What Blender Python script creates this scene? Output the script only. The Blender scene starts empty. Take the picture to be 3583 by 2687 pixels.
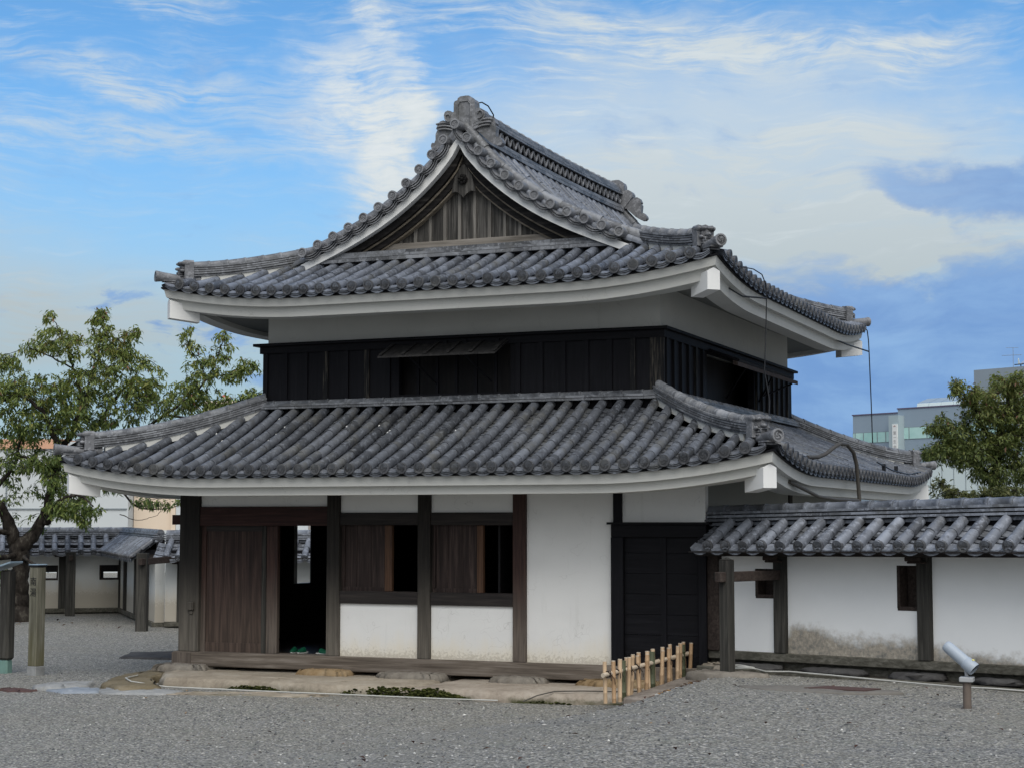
import bpy, math, random
import numpy as np
from mathutils import Vector, Matrix

sc = bpy.context.scene
COL = sc.collection
R = math.radians
ZO = 2.2                      # eye-relative survey heights are lifted so the left yard lies at z = 0
YAW, PITCH = R(22.543), R(4.594)

# ------------------------------------------------------------------ camera
cam_d = bpy.data.cameras.new('camera')
cam_d.sensor_width = 36.0
cam_d.lens = 60.28
cam_d.clip_start = 0.1
cam_d.clip_end = 4000
cam = bpy.data.objects.new('camera', cam_d)
COL.objects.link(cam)
cam.location = (0, 0, ZO)
cam.rotation_euler = (math.pi / 2 + PITCH, 0, YAW)
sc.camera = cam

# ------------------------------------------------------------------ node helper
class E:
    """a socket with arithmetic"""
    def __init__(s, nt, sock): s.nt, s.s = nt, sock
    def _m(s, op, b=None, rev=False, c=None):
        n = s.nt.nodes.new('ShaderNodeMath'); n.operation = op
        ins = [s, b] if not rev else [b, s]
        if c is not None: ins.append(c)
        for i, v in enumerate(ins):
            if v is None: continue
            if isinstance(v, E): s.nt.links.new(v.s, n.inputs[i])
            else: n.inputs[i].default_value = v
        return E(s.nt, n.outputs[0])
    def __add__(s, b): return s._m('ADD', b)
    __radd__ = __add__
    def __mul__(s, b): return s._m('MULTIPLY', b)
    __rmul__ = __mul__
    def __sub__(s, b): return s._m('SUBTRACT', b)
    def __rsub__(s, b): return s._m('SUBTRACT', b, True)
    def __truediv__(s, b): return s._m('DIVIDE', b)
    def pow(s, b): return s._m('POWER', b)
    def max(s, b): return s._m('MAXIMUM', b)
    def min(s, b): return s._m('MINIMUM', b)
    def abs(s): return s._m('ABSOLUTE')
    def sin(s): return s._m('SINE')
    def smooth(s, a, b):
        n = s.nt.nodes.new('ShaderNodeMapRange'); n.interpolation_type = 'SMOOTHSTEP'; n.clamp = True
        s.nt.links.new(s.s, n.inputs['Value'])
        n.inputs['From Min'].default_value = a; n.inputs['From Max'].default_value = b
        return E(s.nt, n.outputs[0])

class NT:
    def __init__(s, tree): s.t = tree; tree.nodes.clear()
    def new(s, typ): return s.t.nodes.new(typ)
    def put(s, v, inp):
        if isinstance(v, E): s.t.links.new(v.s, inp)
        elif isinstance(v, (tuple, list)) and len(v) == 3 and inp.type == 'RGBA': inp.default_value = (*v, 1)
        else: inp.default_value = v
    def coord(s, which='Object'): return E(s.t, s.new('ShaderNodeTexCoord').outputs[which])
    def scale(s, v, sc_, loc=(0, 0, 0), rot=(0, 0, 0)):
        n = s.new('ShaderNodeMapping'); s.put(v, n.inputs['Vector'])
        n.inputs['Scale'].default_value = sc_; n.inputs['Location'].default_value = loc; n.inputs['Rotation'].default_value = rot
        return E(s.t, n.outputs[0])
    def noise(s, v, scale=5, detail=4, rough=.55, dist=0, out='Fac'):
        n = s.new('ShaderNodeTexNoise'); s.put(v, n.inputs['Vector'])
        n.inputs['Scale'].default_value = scale; n.inputs['Detail'].default_value = detail
        n.inputs['Roughness'].default_value = rough; n.inputs['Distortion'].default_value = dist
        return E(s.t, n.outputs[out])
    def voro(s, v, scale=5, out='Distance', feature='F1', rand=1):
        n = s.new('ShaderNodeTexVoronoi'); s.put(v, n.inputs['Vector']); n.feature = feature
        n.inputs['Scale'].default_value = scale; n.inputs['Randomness'].default_value = rand
        return E(s.t, n.outputs[out])
    def mix(s, f, a, b, mode='MIX'):
        n = s.new('ShaderNodeMix'); n.data_type = 'RGBA'; n.blend_type = mode
        s.put(f, n.inputs[0]); s.put(a, n.inputs[6]); s.put(b, n.inputs[7])
        return E(s.t, n.outputs[2])
    def ramp(s, f, stops):
        n = s.new('ShaderNodeValToRGB'); s.put(f, n.inputs[0]); el = n.color_ramp.elements
        while len(el) < len(stops): el.new(.5)
        for e, (p, c) in zip(el, stops): e.position = p; e.color = (*c, 1)
        return E(s.t, n.outputs[0])
    def sep(s, v):
        n = s.new('ShaderNodeSeparateXYZ'); s.put(v, n.inputs[0])
        return [E(s.t, n.outputs[i]) for i in range(3)]
    def comb(s, x, y, z):
        n = s.new('ShaderNodeCombineXYZ')
        for i, v in enumerate((x, y, z)): s.put(v, n.inputs[i])
        return E(s.t, n.outputs[0])
    def attr(s, name):
        n = s.new('ShaderNodeAttribute'); n.attribute_name = name
        return E(s.t, n.outputs['Fac'])
    def bump(s, h, strength=.3, dist=.02):
        n = s.new('ShaderNodeBump'); s.put(h, n.inputs['Height'])
        n.inputs['Strength'].default_value = strength; n.inputs['Distance'].default_value = dist
        return E(s.t, n.outputs[0])
    def hsv(s, c, h=.5, sat=1, v=1):
        n = s.new('ShaderNodeHueSaturation'); s.put(c, n.inputs['Color'])
        s.put(h, n.inputs['Hue']); s.put(sat, n.inputs['Saturation']); s.put(v, n.inputs['Value'])
        return E(s.t, n.outputs[0])

# ------------------------------------------------------------------ light: sky with clouds, one sun behind thin cloud
SUN_EL, SUN_AZ = R(52), R(150)          # azimuth clockwise from +Y: behind the camera, to its right
sun_d = bpy.data.lights.new('sun', 'SUN')
sun_d.energy = .95
sun_d.angle = R(38)
sun_d.color = (1.0, .965, .90)
sun = bpy.data.objects.new('sun', sun_d)
COL.objects.link(sun)
to_sun = Vector((math.sin(SUN_AZ) * math.cos(SUN_EL), math.cos(SUN_AZ) * math.cos(SUN_EL), math.sin(SUN_EL)))
sun.rotation_euler = to_sun.to_track_quat('Z', 'Y').to_euler()

world = bpy.data.worlds.new('World')
sc.world = world
world.use_nodes = True
w = NT(world.node_tree)
SKY = .10
sky = w.new('ShaderNodeTexSky'); sky.sky_type = 'NISHITA'; sky.sun_disc = False
sky.sun_elevation = SUN_EL; sky.sun_rotation = SUN_AZ
sky.air_density = 1.0; sky.dust_density = .4; sky.ozone_density = 2.5
skyc = E(w.t, sky.outputs[0])
gen = w.coord('Generated')
rt = w.new('ShaderNodeVectorRotate'); rt.rotation_type = 'Z_AXIS'; w.put(gen, rt.inputs['Vector']); rt.inputs['Angle'].default_value = -YAW
vx, vy, vz = w.sep(E(w.t, rt.outputs[0]))
az = vx._m('ARCTAN2', vy) * 57.2958            # degrees right of the view's heading
el = vz._m('ARCSINE') * 57.2958
wc = w.noise(w.scale(w.comb(az, el, 4.0), (.22, .34, 1)), 1.0, 6, .6, 0, 'Color')
wr, wg, wb_ = w.sep(wc)
azw, elw = az + (wr - .5) * 7.0, el + (wg - .5) * 3.6
def blob(a0, e0, ra, re, rot=0):
    c, s_ = math.cos(R(rot)), math.sin(R(rot))
    da, de = azw - a0, elw - e0
    u = (da * c + de * s_) / ra; v = (de * c - da * s_) / re
    return (1 - (u * u + v * v).pow(.5)).max(0).smooth(0, 1)
# streaky cirrus: long along the wind, thin across it
ae = w.comb(az, el, 0.0)
warp = w.noise(w.scale(ae, (.16, .28, 1)), 1.0, 3, .5, 0, 'Color')
n1 = w.new('ShaderNodeVectorMath'); n1.operation = 'MULTIPLY_ADD'
w.put(warp, n1.inputs[0]); n1.inputs[1].default_value = (3.2, 2.4, 0); w.put(ae, n1.inputs[2])
aw = E(w.t, n1.outputs[0])
st = w.noise(w.scale(aw, (.10, .55, 1), rot=(0, 0, R(9))), 1.0, 7, .62)
st2 = w.noise(w.scale(aw, (.34, .95, 1), rot=(0, 0, R(14))), 1.0, 8, .66)
fib = w.noise(w.scale(aw, (.5, 4.2, 1), rot=(0, 0, R(12))), 1.0, 6, .65)
broad = w.noise(w.scale(ae, (.07, .16, 1), loc=(3.1, 1.7, 0)), 1.0, 4, .5)
low = el.smooth(15.5, 3.0)
m_str = (st * .62 + fib * .38).smooth(.47, .70) * (.35 + .65 * broad.smooth(.38, .6))
# individual clouds seen in the photograph
fcut = (-2.5 - az - (el - 13.2).abs() * .12 + (st2 - .5) * 2.6 + (fib - .5) * 1.2).smooth(-.25, .75)
feather = (blob(-5.0, 13.4, 4.2, 3.9, -14) * 1.3 + blob(-5.2, 16.9, 1.2, 2.4, 16) * .8 + blob(-3.8, 11.6, 2.8, 3.2, -10) * 1.0) * (st2 * .7 + fib * .5 - .1).smooth(.26, .74) * fcut * .88
band_l = (blob(-12.8, 14.1, 7.5, 1.2, -7) + blob(-12.2, 12.3, 7.5, .9, -5) * .8 + blob(-11.5, 16.7, 2.8, .8, -14) * .9) * (fib * .7 + st2 * .4).smooth(.36, .66)
upper_r = (blob(1.6, 16.3, 6.0, 2.0, -10) * .8 + blob(8.0, 15.4, 6.0, 2.0, -8) * .6 + blob(13.0, 15.0, 5.0, .9, -6) * .85 + blob(12.5, 17.0, 3.2, .8, -6) * .6) * (st2 * .6 + fib * .5).smooth(.36, .68)
pale = low * (.30 + .85 * broad.smooth(.30, .66)) * (.45 + .75 * st)
right_veil = (blob(8.5, 11.0, 17.0, 6.6, -6) * 1.3).min(.85) * (.62 + .5 * st)
left_veil = blob(-14, 6.5, 13.0, 4.0, -4) * .62 * (.55 + .6 * st)
cm = (m_str * .5 + feather + band_l * .8 + upper_r * .8 + pale * .55 + right_veil + left_veil).min(.96)
# slate-blue cloud bank low on the right, and scraps of it elsewhere
edge = (w.noise(w.scale(aw, (.30, .75, 1), loc=(5, 2, 0)), 1.0, 7, .58) - .5)
bank_top = az.smooth(4.0, 8.5) * 2.5 + az.smooth(12.0, 15.0) * .5 + 5.8
bank = (bank_top - el + edge * 5.0).smooth(-.6, 1.1) * az.smooth(2.0, 6.0)
bank = bank.max((blob(16.4, 10.5, 6.0, 2.0, -3) + edge * 2.2).smooth(.10, .80) * .85)
gap = (blob(11.8, 9.6, 3.6, 1.1, -4) + blob(13.2, 8.2, 2.6, .6, -3) * .8) * 1.2
bank = (bank - gap).max(0)
sedge = w.noise(w.scale(aw, (.9, 1.9, 1), loc=(2, 7, 0)), 1.0, 6, .6) - .5
scraps = ((blob(-9.6, 6.1, 3.8, 1.5, 4) * 1.1 + blob(-7.5, 4.6, 2.2, .8, 4) * .8 + blob(-13.0, 7.25, 2.2, .75, 0) * .9 + blob(-12.0, 3.2, 4.0, 1.2, 0) * .7 + blob(6.2, 8.0, 1.9, .5, -5) * .7) + sedge * 2.6).smooth(.50, 1.15)
dark = bank.max(scraps * .85)
cirr = w.mix(el.smooth(4, 15), (2.95, 3.4, 3.55), (4.3, 4.75, 4.95))
streak2 = w.noise(w.scale(aw, (.16, 1.7, 1), loc=(9, 3, 0), rot=(0, 0, R(8))), 1.0, 8, .62)
hl = (streak2 * .6 + fib * .4).smooth(.50, .70) * (.25 + .75 * broad.smooth(.40, .62)) * el.smooth(5.5, 9.5)
skyt = w.mix(1.0, skyc, (.55, .88, 1.06), 'MULTIPLY')
skyt = w.mix(el.smooth(15, 1) * .88, skyt, (2.45, 3.35, 3.95))
c1 = w.mix(cm, skyt, cirr)
c1 = w.mix(hl * .42, c1, (4.9, 5.35, 5.55))
c1 = w.mix(feather.min(1) * .75, c1, (5.3, 5.6, 5.7))
slate = w.mix((edge * 1.6 + .5).smooth(.2, .9), (1.05, 2.1, 4.3), (1.7, 2.95, 5.0))
c2 = w.mix(dark * .9, c1, slate)
# low sky out of view is darkened, added to shade walls under the eaves
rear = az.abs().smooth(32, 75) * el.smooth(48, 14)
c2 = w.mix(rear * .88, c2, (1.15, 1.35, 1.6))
# the cloud that hides the sun glows round it
sx, sy, sz = w.sep(gen)
cosang = sx * to_sun.x + sy * to_sun.y + sz * to_sun.z
glow = cosang.smooth(.45, 1.0)
c3 = w.mix(glow * .9, c2, (12.6, 12.5, 12.2))
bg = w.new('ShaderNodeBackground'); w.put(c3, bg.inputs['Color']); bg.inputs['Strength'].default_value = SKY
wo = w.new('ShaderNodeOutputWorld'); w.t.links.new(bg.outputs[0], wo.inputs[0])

sc.view_settings.view_transform = 'Standard'
sc.view_settings.look = 'None'
sc.view_settings.gamma = 1.0
sc.view_settings.use_curve_mapping = False
sc.view_settings.exposure = 0.58
sc.cycles.max_bounces = 6
sc.cycles.diffuse_bounces = 4
sc.cycles.transparent_max_bounces = 6
sc.cycles.use_adaptive_sampling = True
sc.cycles.use_denoising = True

# ------------------------------------------------------------------ materials
def mat(name, fn, rough=.7, spec=.3):
    m = bpy.data.materials.new(name); m.use_nodes = True
    nt = NT(m.node_tree)
    p = nt.new('ShaderNodeBsdfPrincipled'); o = nt.new('ShaderNodeOutputMaterial')
    nt.t.links.new(p.outputs[0], o.inputs[0])
    p.inputs['Roughness'].default_value = rough
    p.inputs['Specular IOR Level'].default_value = spec
    r = fn(nt)
    col, bump, ro = (tuple(r) + (None, None))[:3] if isinstance(r, tuple) and len(r) <= 3 and isinstance(r[0], (E,)) else (r, None, None)
    nt.put(col, p.inputs['Base Color'])
    if bump is not None: nt.t.links.new(bump.s, p.inputs['Normal'])
    if ro is not None: nt.put(ro, p.inputs['Roughness'])
    return m

def m_plaster(base, warm, z0=None, z1=None, streak=.5):
    def fn(n):
        c = n.coord()
        a = n.noise(c, 1.3, 5, .6); b = n.noise(n.scale(c, (9, 9, .9)), 1.0, 5, .6); f = n.noise(c, 60, 3, .6)
        col = n.mix(a.smooth(.35, .75) * .35, base, tuple(x * .88 for x in base))
        col = n.mix(b.smooth(.58, .8) * streak * .35, col, (.42, .42, .38))
        lg = n.noise(n.scale(c, (.8, .8, 2.2)), 1.0, 3, .5)
        col = n.mix(lg.smooth(.42, .7) * .22, col, tuple(x * .80 for x in base))
        ck = n.voro(n.scale(n.noise(c, 1.5, 3, .6, 0, 'Color'), (1.6, 1.6, 1.6)), 2.2, 'Distance', 'DISTANCE_TO_EDGE')
        col = n.mix((1 - ck.smooth(.0, .012)) * a.smooth(.45, .6) * .30, col, (.30, .29, .27))
        spk = n.noise(c, 28, 3, .7)
        col = n.mix(spk.smooth(.66, .76) * .22, col, (.36, .35, .32))
        if z0 is not None:
            x, y, z = n.sep(c)
            g = (z + (a - .5) * .45 + (b - .5) * .35).smooth(z1, z0)
            col = n.mix(g * .5, col, warm)
            sp_ = (z + (spk - .5) * .5).smooth(z0 + .10, z0 - .02)
            col = n.mix(sp_ * .45, col, (.36, .31, .24))
        return col, n.bump(f * .5 + a, .12, .02)
    return fn
PLA = mat('white_plaster', m_plaster((.80, .80, .785), (.74, .65, .47), .22, .60), .85, .15)
PLA_SIDE = mat('painted_shade_plaster', m_plaster((.27, .275, .26), (.3, .3, .28)), .9, .1)  # white plaster with the shade of side wall and soffits put into its colour
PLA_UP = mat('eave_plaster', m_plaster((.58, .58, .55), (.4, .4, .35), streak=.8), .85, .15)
FPLA_C = (.86, .87, .87)
def m_fence(n):
    c = n.coord(); x, y, z = n.sep(c); x = x * 1.0764 + 4.7; z = z - x * .0095 + .045
    a = n.noise(c, 1.1, 5, .6); b = n.noise(c, 9, 6, .7); f = n.noise(c, 70, 3, .6)
    col = n.mix(a.smooth(.3, .8) * .3, FPLA_C, (.66, .68, .68))
    hgt = x.smooth(1.0, 1.35) * (.46 - x * .082).max(.15) + .02
    g = ((hgt + (a - .5) * .34 + (b - .5) * .30) - (z - .12)).smooth(-.05, .14)
    dirt = n.ramp(n.noise(c, 24, 6, .75) * .6 + b * .4, [(.30, (.07, .066, .055)), (.44, (.20, .185, .155)), (.56, (.37, .32, .25)), (.70, (.56, .53, .47))])
    col = n.mix(g * .92, col, dirt)
    return col, n.bump(f * .5 + a, .12, .02)
FPLA = mat('fence_plaster', m_fence, .85, .15)
YPLA = mat('yard_wall_plaster', m_plaster((.64, .65, .63), (.5, .42, .3), .1, .5), .85, .15)

def m_wood(dark, mid, light, along='Z', weather=None, wcol=(.24, .215, .18), gr=1.0):
    """grain along an axis, greyed by weather towards the foot where the eaves do not shelter it"""
    def fn(n):
        c = n.coord()
        k = {'Z': (26, 26, 1.3), 'X': (1.3, 26, 26), 'Y': (26, 1.3, 26), 'D': (26, 26, 26)}[along]
        g = n.noise(n.scale(c, tuple(v * gr for v in k)), 1.0, 6, .65, .5)
        k2 = {'Z': (3, 3, .5), 'X': (.5, 3, 3), 'Y': (3, .5, 3), 'D': (2, 2, 2)}[along]
        b = n.noise(n.scale(c, k2), 1.0, 4, .6)
        col = n.ramp(g * .7 + b * .3, [(.32, dark), (.5, mid), (.70, light)])
        if weather:
            x, y, z = n.sep(c)
            wz = (z + (b - .5) * .9 + (g - .5) * .5).smooth(weather[1], weather[0])
            col = n.mix(wz * weather[2], col, n.mix(g.smooth(.3, .7), tuple(v * .45 for v in wcol), wcol))
        return col, n.bump(g, .35, .006)
    return fn
W_POST = mat('dark_post_wood', m_wood((.008, .0075, .0075), (.020, .018, .016), (.042, .037, .032), 'Z', (.30, 1.5, .6)), .75, .2)
W_POSTR = mat('red_post_wood', m_wood((.014, .009, .009), (.045, .024, .020), (.080, .048, .038), 'Z', (.3, 1.5, .5)), .7, .25)
W_DOOR = mat('door_wood', m_wood((.010, .007, .007), (.034, .021, .018), (.088, .056, .046), 'Z', (.34, 1.4, .35), (.17, .13, .10), .8), .7, .25)
W_LINT = mat('lintel_wood', m_wood((.014, .007, .007), (.036, .016, .014), (.062, .030, .026), 'X'), .7, .25)
W_BEAM = mat('dark_beam_wood', m_wood((.010, .009, .009), (.024, .020, .019), (.046, .039, .035), 'X'), .7, .25)
W_SHUT = mat('shutter_wood', m_wood((.010, .007, .006), (.030, .020, .018), (.085, .060, .052), 'Z'), .7, .25)
W_STILE = mat('orange_stile_wood', m_wood((.03, .016, .010), (.085, .043, .024), (.14, .075, .045), 'Z'), .65, .3)
W_SILL = mat('grey_sill_wood', m_wood((.055, .045, .036), (.135, .112, .092), (.25, .22, .19), 'X'), .8, .2)
W_BLACK = mat('charred_black_wood', m_wood((.0016, .0016, .003), (.0036, .0036, .006), (.010, .010, .013), 'Z'), .65, .2)
W_BLACKX = mat('charred_black_board', m_wood((.0015, .0015, .003), (.003, .003, .005), (.009, .009, .012), 'X'), .65, .2)
W_WORN = mat('worn_black_batten', m_wood((.002, .002, .003), (.007, .007, .008), (.13, .115, .09), 'Z', gr=1.5), .65, .2)
W_GABLE = mat('gable_board_wood', m_wood((.010, .010, .010), (.058, .055, .051), (.19, .18, .165), 'Z'), .85, .15)
W_GBEAM = mat('gable_beam_wood', m_wood((.08, .07, .06), (.21, .19, .165), (.33, .30, .27), 'X'), .85, .15)
W_BARGE = mat('barge_dark_wood', m_wood((.003, .003, .003), (.009, .008, .008), (.050, .045, .04), 'X'), .75, .2)
W_GBAT = mat('gable_batten_wood', m_wood((.045, .042, .038), (.16, .15, .135), (.33, .31, .28), 'Z'), .85, .15)
W_EDGE = mat('barge_edge_wood', m_wood((.10, .085, .065), (.26, .22, .17), (.42, .37, .30), 'X'), .8, .2)
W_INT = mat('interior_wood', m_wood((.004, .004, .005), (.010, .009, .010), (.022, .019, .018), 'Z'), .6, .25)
W_FLOOR = mat('interior_floor_wood', m_wood((.012, .010, .010), (.028, .022, .020), (.045, .036, .032), 'X'), .28, .5)
W_GREYP = mat('grey_post_wood', m_wood((.011, .0105, .010), (.028, .027, .025), (.075, .070, .062), 'Z', (.25, 1.4, .5), (.11, .105, .092)), .85, .15)
W_BRACE = mat('dark_brace_wood', m_wood((.014, .011, .010), (.040, .030, .026), (.075, .060, .052), 'D'), .8, .2)
W_FSILL = mat('mossy_sill_wood', m_wood((.035, .032, .025), (.10, .095, .078), (.21, .20, .17), 'X'), .9, .1)
def m_sign(n):
    c = n.coord(); x, y, z = n.sep(c)
    g = n.noise(n.scale(c, (24, 24, 1.2)), 1.0, 6, .65, .5); b = n.noise(n.scale(c, (5, 5, 1.2)), 1.0, 5, .6)
    col = n.ramp(g * .6 + b * .4, [(.3, (.060, .056, .040)), (.5, (.135, .130, .100)), (.7, (.25, .24, .20))])
    col = n.mix((z + (b - .5) * .9).smooth(.75, .1) * .5, col, (.105, .095, .035))
    return col, n.bump(g, .3, .005)
W_SIGN = mat('mossy_sign_wood', m_sign, .85, .15)

def m_tile(base, spread=.55, lichen=.35):
    def fn(n):
        c = n.coord(); t = n.attr('tone')
        a = n.noise(c, 4.5, 5, .65); b = n.noise(c, 17, 5, .65, .6); d = n.noise(c, 1.1, 3, .5)
        col = n.mix(t, tuple(v * (1 - spread) for v in base), tuple(v * (1 + spread) for v in base))
        col = n.mix(b.smooth(.50, .64) * .7, col, tuple(v * 1.9 for v in base))
        a2 = n.noise(c, 7.5, 5, .7, .8)
        col = n.mix(a.smooth(.50, .66) * .6, col, (.045, .048, .055))
        col = n.mix(a2.smooth(.56, .66) * .6, col, (.040, .043, .050))
        col = n.mix((a * .5 + d * .5).smooth(.50, .64) * lichen, col, (.175, .172, .155))
        return col, n.bump(b + a, .3, .008), (b * .30 + .34)
    return fn
TILE = mat('grey_roof_tile', m_tile((.125, .138, .165), .55), .5, .5)
TILE_LOW = mat('weathered_roof_tile', m_tile((.098, .106, .122), .65, .4), .55, .45)
TILE_RIDGE = mat('ridge_tile', m_tile((.140, .146, .158), .65, .25), .6, .4)
TILE_ORN = mat('ornament_tile', m_tile((.165, .168, .178), .3, .25), .6, .35)
TILE_DISC = mat('eave_disc_tile', m_tile((.062, .064, .070), .5, .3), .6, .35)
TILE_FEN = mat('fence_roof_tile', m_tile((.145, .157, .182), .6, .2), .5, .5)

def flat(col, rough=.6, metal=0, noise_=.25, sc_=8):
    def fn(n):
        c = n.coord(); a = n.noise(c, sc_, 5, .6)
        return n.mix(a.smooth(.3, .75) * noise_, col, tuple(v * .6 for v in col)), n.bump(a, .08, .01)
    m = mat('m', fn, rough); m.node_tree.nodes['Principled BSDF'].inputs['Metallic'].default_value = metal
    return m
WIRE = flat((.018, .020, .024), .5); WIRE.name = 'dark_cable'
PIPE = flat((.07, .064, .056), .6); PIPE.name = 'brown_pipe'
HOSE = flat((.50, .50, .47), .6); HOSE.name = 'pale_cable'
LAMP = flat((.36, .41, .47), .35, 0, .12); LAMP.name = 'grey_lamp_paint'
LAMPB = flat((.40, .41, .42), .45); LAMPB.name = 'lamp_bracket'
LENS = flat((.035, .026, .028), .2); LENS.name = 'lamp_lens'
YELLOW = flat((.72, .68, .25), .5); YELLOW.name = 'yellow_sticker'
CONC = flat((.16, .15, .135), .9, 0, .4, 20); CONC.name = 'drab_concrete'
BROWNP = flat((.155, .125, .105), .8, 0, .4, 14); BROWNP.name = 'brown_post_paint'
IRON = flat((.012, .012, .013), .6); IRON.name = 'black_ink'
COPPER = flat((.16, .27, .24), .6, 0, .4, 12); COPPER.name = 'green_copper'
CAPM = flat((.22, .29, .35), .4, 0, .3, 10); CAPM.name = 'cap_metal'
REDP = flat((.085, .050, .046), .85, 0, .5, 16); REDP.name = 'rust_plate'
GREEN = flat((.006, .085, .045), .5); GREEN.name = 'green_slipper'
WSOLE = flat((.62, .63, .60), .6); WSOLE.name = 'white_sole'
TIE = flat((.035, .024, .02), .9); TIE.name = 'tie_cord'

def m_stone(c0, c1, c2, moss=0):
    def fn(n):
        c = n.coord(); a = n.noise(c, 2.2, 6, .65); b = n.noise(c, 14, 6, .7); f = n.noise(c, 60, 3, .6)
        col = n.ramp(a * .6 + b * .4, [(.32, c0), (.5, c1), (.68, c2)])
        col = n.mix(b.smooth(.62, .72) * .5, col, tuple(v * .35 for v in c0))
        if moss:
            x, y, z = n.sep(c)
            g = n.noise(c, .9, 4, .55)
            k = (z + (b - .5) * .10).smooth(.13, .05) * g.smooth(.44, .54)
            col = n.mix(k * moss, col, n.mix(b, (.018, .024, .006), (.060, .066, .020)))
        return col, n.bump(a * 1.2 + b * .6 + f * .2, .7, .03)
    return fn
ST_APR = mat('tan_stone', m_stone((.20, .165, .13), (.33, .285, .235), (.42, .375, .32), .95), .9, .15)
ST_APR2 = mat('mottled_tan_stone', m_stone((.18, .15, .115), (.30, .26, .205), (.40, .36, .30), .4), .9, .15)
ST_BRN = mat('brown_stone', m_stone((.085, .068, .040), (.155, .128, .082), (.22, .185, .13)), .9, .15)
ST_GRY = mat('grey_flag_stone', m_stone((.17, .175, .175), (.26, .265, .265), (.34, .345, .34)), .85, .2)
ST_BLU = mat('blue_flag_stone', m_stone((.16, .185, .21), (.23, .26, .30), (.29, .32, .36)), .8, .2)
ST_ORG = mat('ochre_stone', m_stone((.17, .115, .06), (.27, .19, .105), (.33, .26, .17)), .9, .15)
ST_FND = mat('grey_brown_stone', m_stone((.10, .09, .075), (.19, .17, .145), (.27, .25, .215)), .9, .15)
ST_DRK = mat('dark_edge_stone', m_stone((.030, .029, .029), (.062, .060, .060), (.10, .098, .095)), .9, .15)
ST_CURB = mat('weathered_curb', m_stone((.085, .072, .062), (.19, .165, .145), (.32, .29, .26)), .95, .1)

def m_bamboo(c0, c1):
    def fn(n):
        c = n.coord(); t = n.attr('tone'); g = n.noise(n.scale(c, (60, 60, 4)), 1, 4, .6)
        col = n.mix(t * .7 + g * .3, c0, c1)
        return col, n.bump(g, .2, .003)
    return fn
BAM = mat('tan_bamboo', m_bamboo((.36, .22, .115), (.60, .45, .30)), .45, .4)
BAMG = mat('green_bamboo', m_bamboo((.045, .052, .034), (.10, .112, .065)), .5, .35)
BAMP = mat('pale_bamboo', m_bamboo((.44, .36, .27), (.58, .50, .40)), .45, .4)

def m_gravel(n):
    c = n.coord(); x, y, z = n.sep(c)
    dn = n.noise(c, 30, 2, .5, 0, 'Color')
    big = n.noise(c, .42, 5, .6); mid = n.noise(c, 2.3, 4, .6)
    va = n.voro(c, 44, 'Color'); vd = n.voro(c, 44, 'Distance'); ve = n.voro(c, 44, 'Distance')
    r, g, b = n.sep(va)
    v2 = n.voro(c, 19, 'Color'); r2, g2, b2 = n.sep(v2); vd2 = n.voro(c, 19, 'Distance')
    stone = n.ramp(r, [(0, (.105, .098, .086)), (.25, (.215, .206, .184)), (.55, (.305, .295, .260)), (.85, (.43, .41, .365)), (1, (.60, .58, .52))])
    stone = n.mix(g.smooth(.7, .95) * .5, stone, (.22, .235, .205))
    stone = n.mix(b.smooth(.82, .98) * .45, stone, (.20, .20, .235))
    big2 = n.ramp(r2, [(0, (.10, .10, .10)), (.5, (.22, .225, .23)), (1, (.37, .37, .36))])
    stone = n.mix(g2.smooth(.62, .66) * (1 - vd2.smooth(.25, .5)), stone, big2)
    stone = n.mix(r2.smooth(.988, .992) * (1 - vd2.smooth(.10, .22)), stone, (.55, .54, .50))
    gapm = vd.smooth(.42, .72)
    col = n.mix(gapm * .65, stone, (.065, .066, .066))
    col = n.mix(big.smooth(.45, .7) * .40, col, n.mix(r, (.14, .13, .105), (.30, .285, .24)))
    col = n.mix(mid.smooth(.52, .72) * .32, col, n.mix(g, (.12, .135, .105), (.26, .275, .235)))
    big3 = n.noise(n.scale(c, (.25, .8, 1), loc=(4, 2, 0)), 1.0, 4, .6)
    col = n.mix(big3.smooth(.55, .75) * .35, col, n.mix(r, (.11, .112, .116), (.24, .245, .25)))
    h = (1 - vd) + (1 - vd2) * .5 * g2.smooth(.6, .7)
    return col, n.bump(h, .9, .02)
GRAVEL = mat('crushed_stone_gravel', m_gravel, .85, .2)
PEB = mat('loose_stone', lambda n: n.ramp(n.attr('tone'), [(0, (.07, .072, .075)), (.4, (.18, .185, .19)), (.8, (.30, .30, .295)), (.985, (.40, .39, .37)), (1, (.60, .59, .56))]), .85, .2)
DEADL = mat('dead_leaf', lambda n: n.ramp(n.attr('tone'), [(0, (.018, .010, .008)), (.45, (.085, .035, .022)), (.75, (.19, .105, .045)), (1, (.42, .27, .11))]), .7, .2)

def leafmat(name, stops, trans=.35):
    m = bpy.data.materials.new(name); m.use_nodes = True; n = NT(m.node_tree)
    col = n.ramp(n.attr('tone'), stops)
    p = n.new('ShaderNodeBsdfPrincipled'); n.put(col, p.inputs['Base Color']); p.inputs['Roughness'].default_value = .5
    p.inputs['Specular IOR Level'].default_value = .35
    tr = n.new('ShaderNodeBsdfTranslucent'); n.put(n.hsv(col, .49, 1.1, 1.6), tr.inputs['Color'])
    mx = n.new('ShaderNodeMixShader'); mx.inputs[0].default_value = trans
    n.t.links.new(p.outputs[0], mx.inputs[1]); n.t.links.new(tr.outputs[0], mx.inputs[2])
    o = n.new('ShaderNodeOutputMaterial'); n.t.links.new(mx.outputs[0], o.inputs[0])
    return m
LEAF_C = leafmat('cherry_leaf', [(0, (.050, .080, .030)), (.4, (.120, .172, .050)), (.75, (.235, .270, .075)), (.97, (.30, .29, .09)), (1, (.22, .12, .07))])
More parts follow.
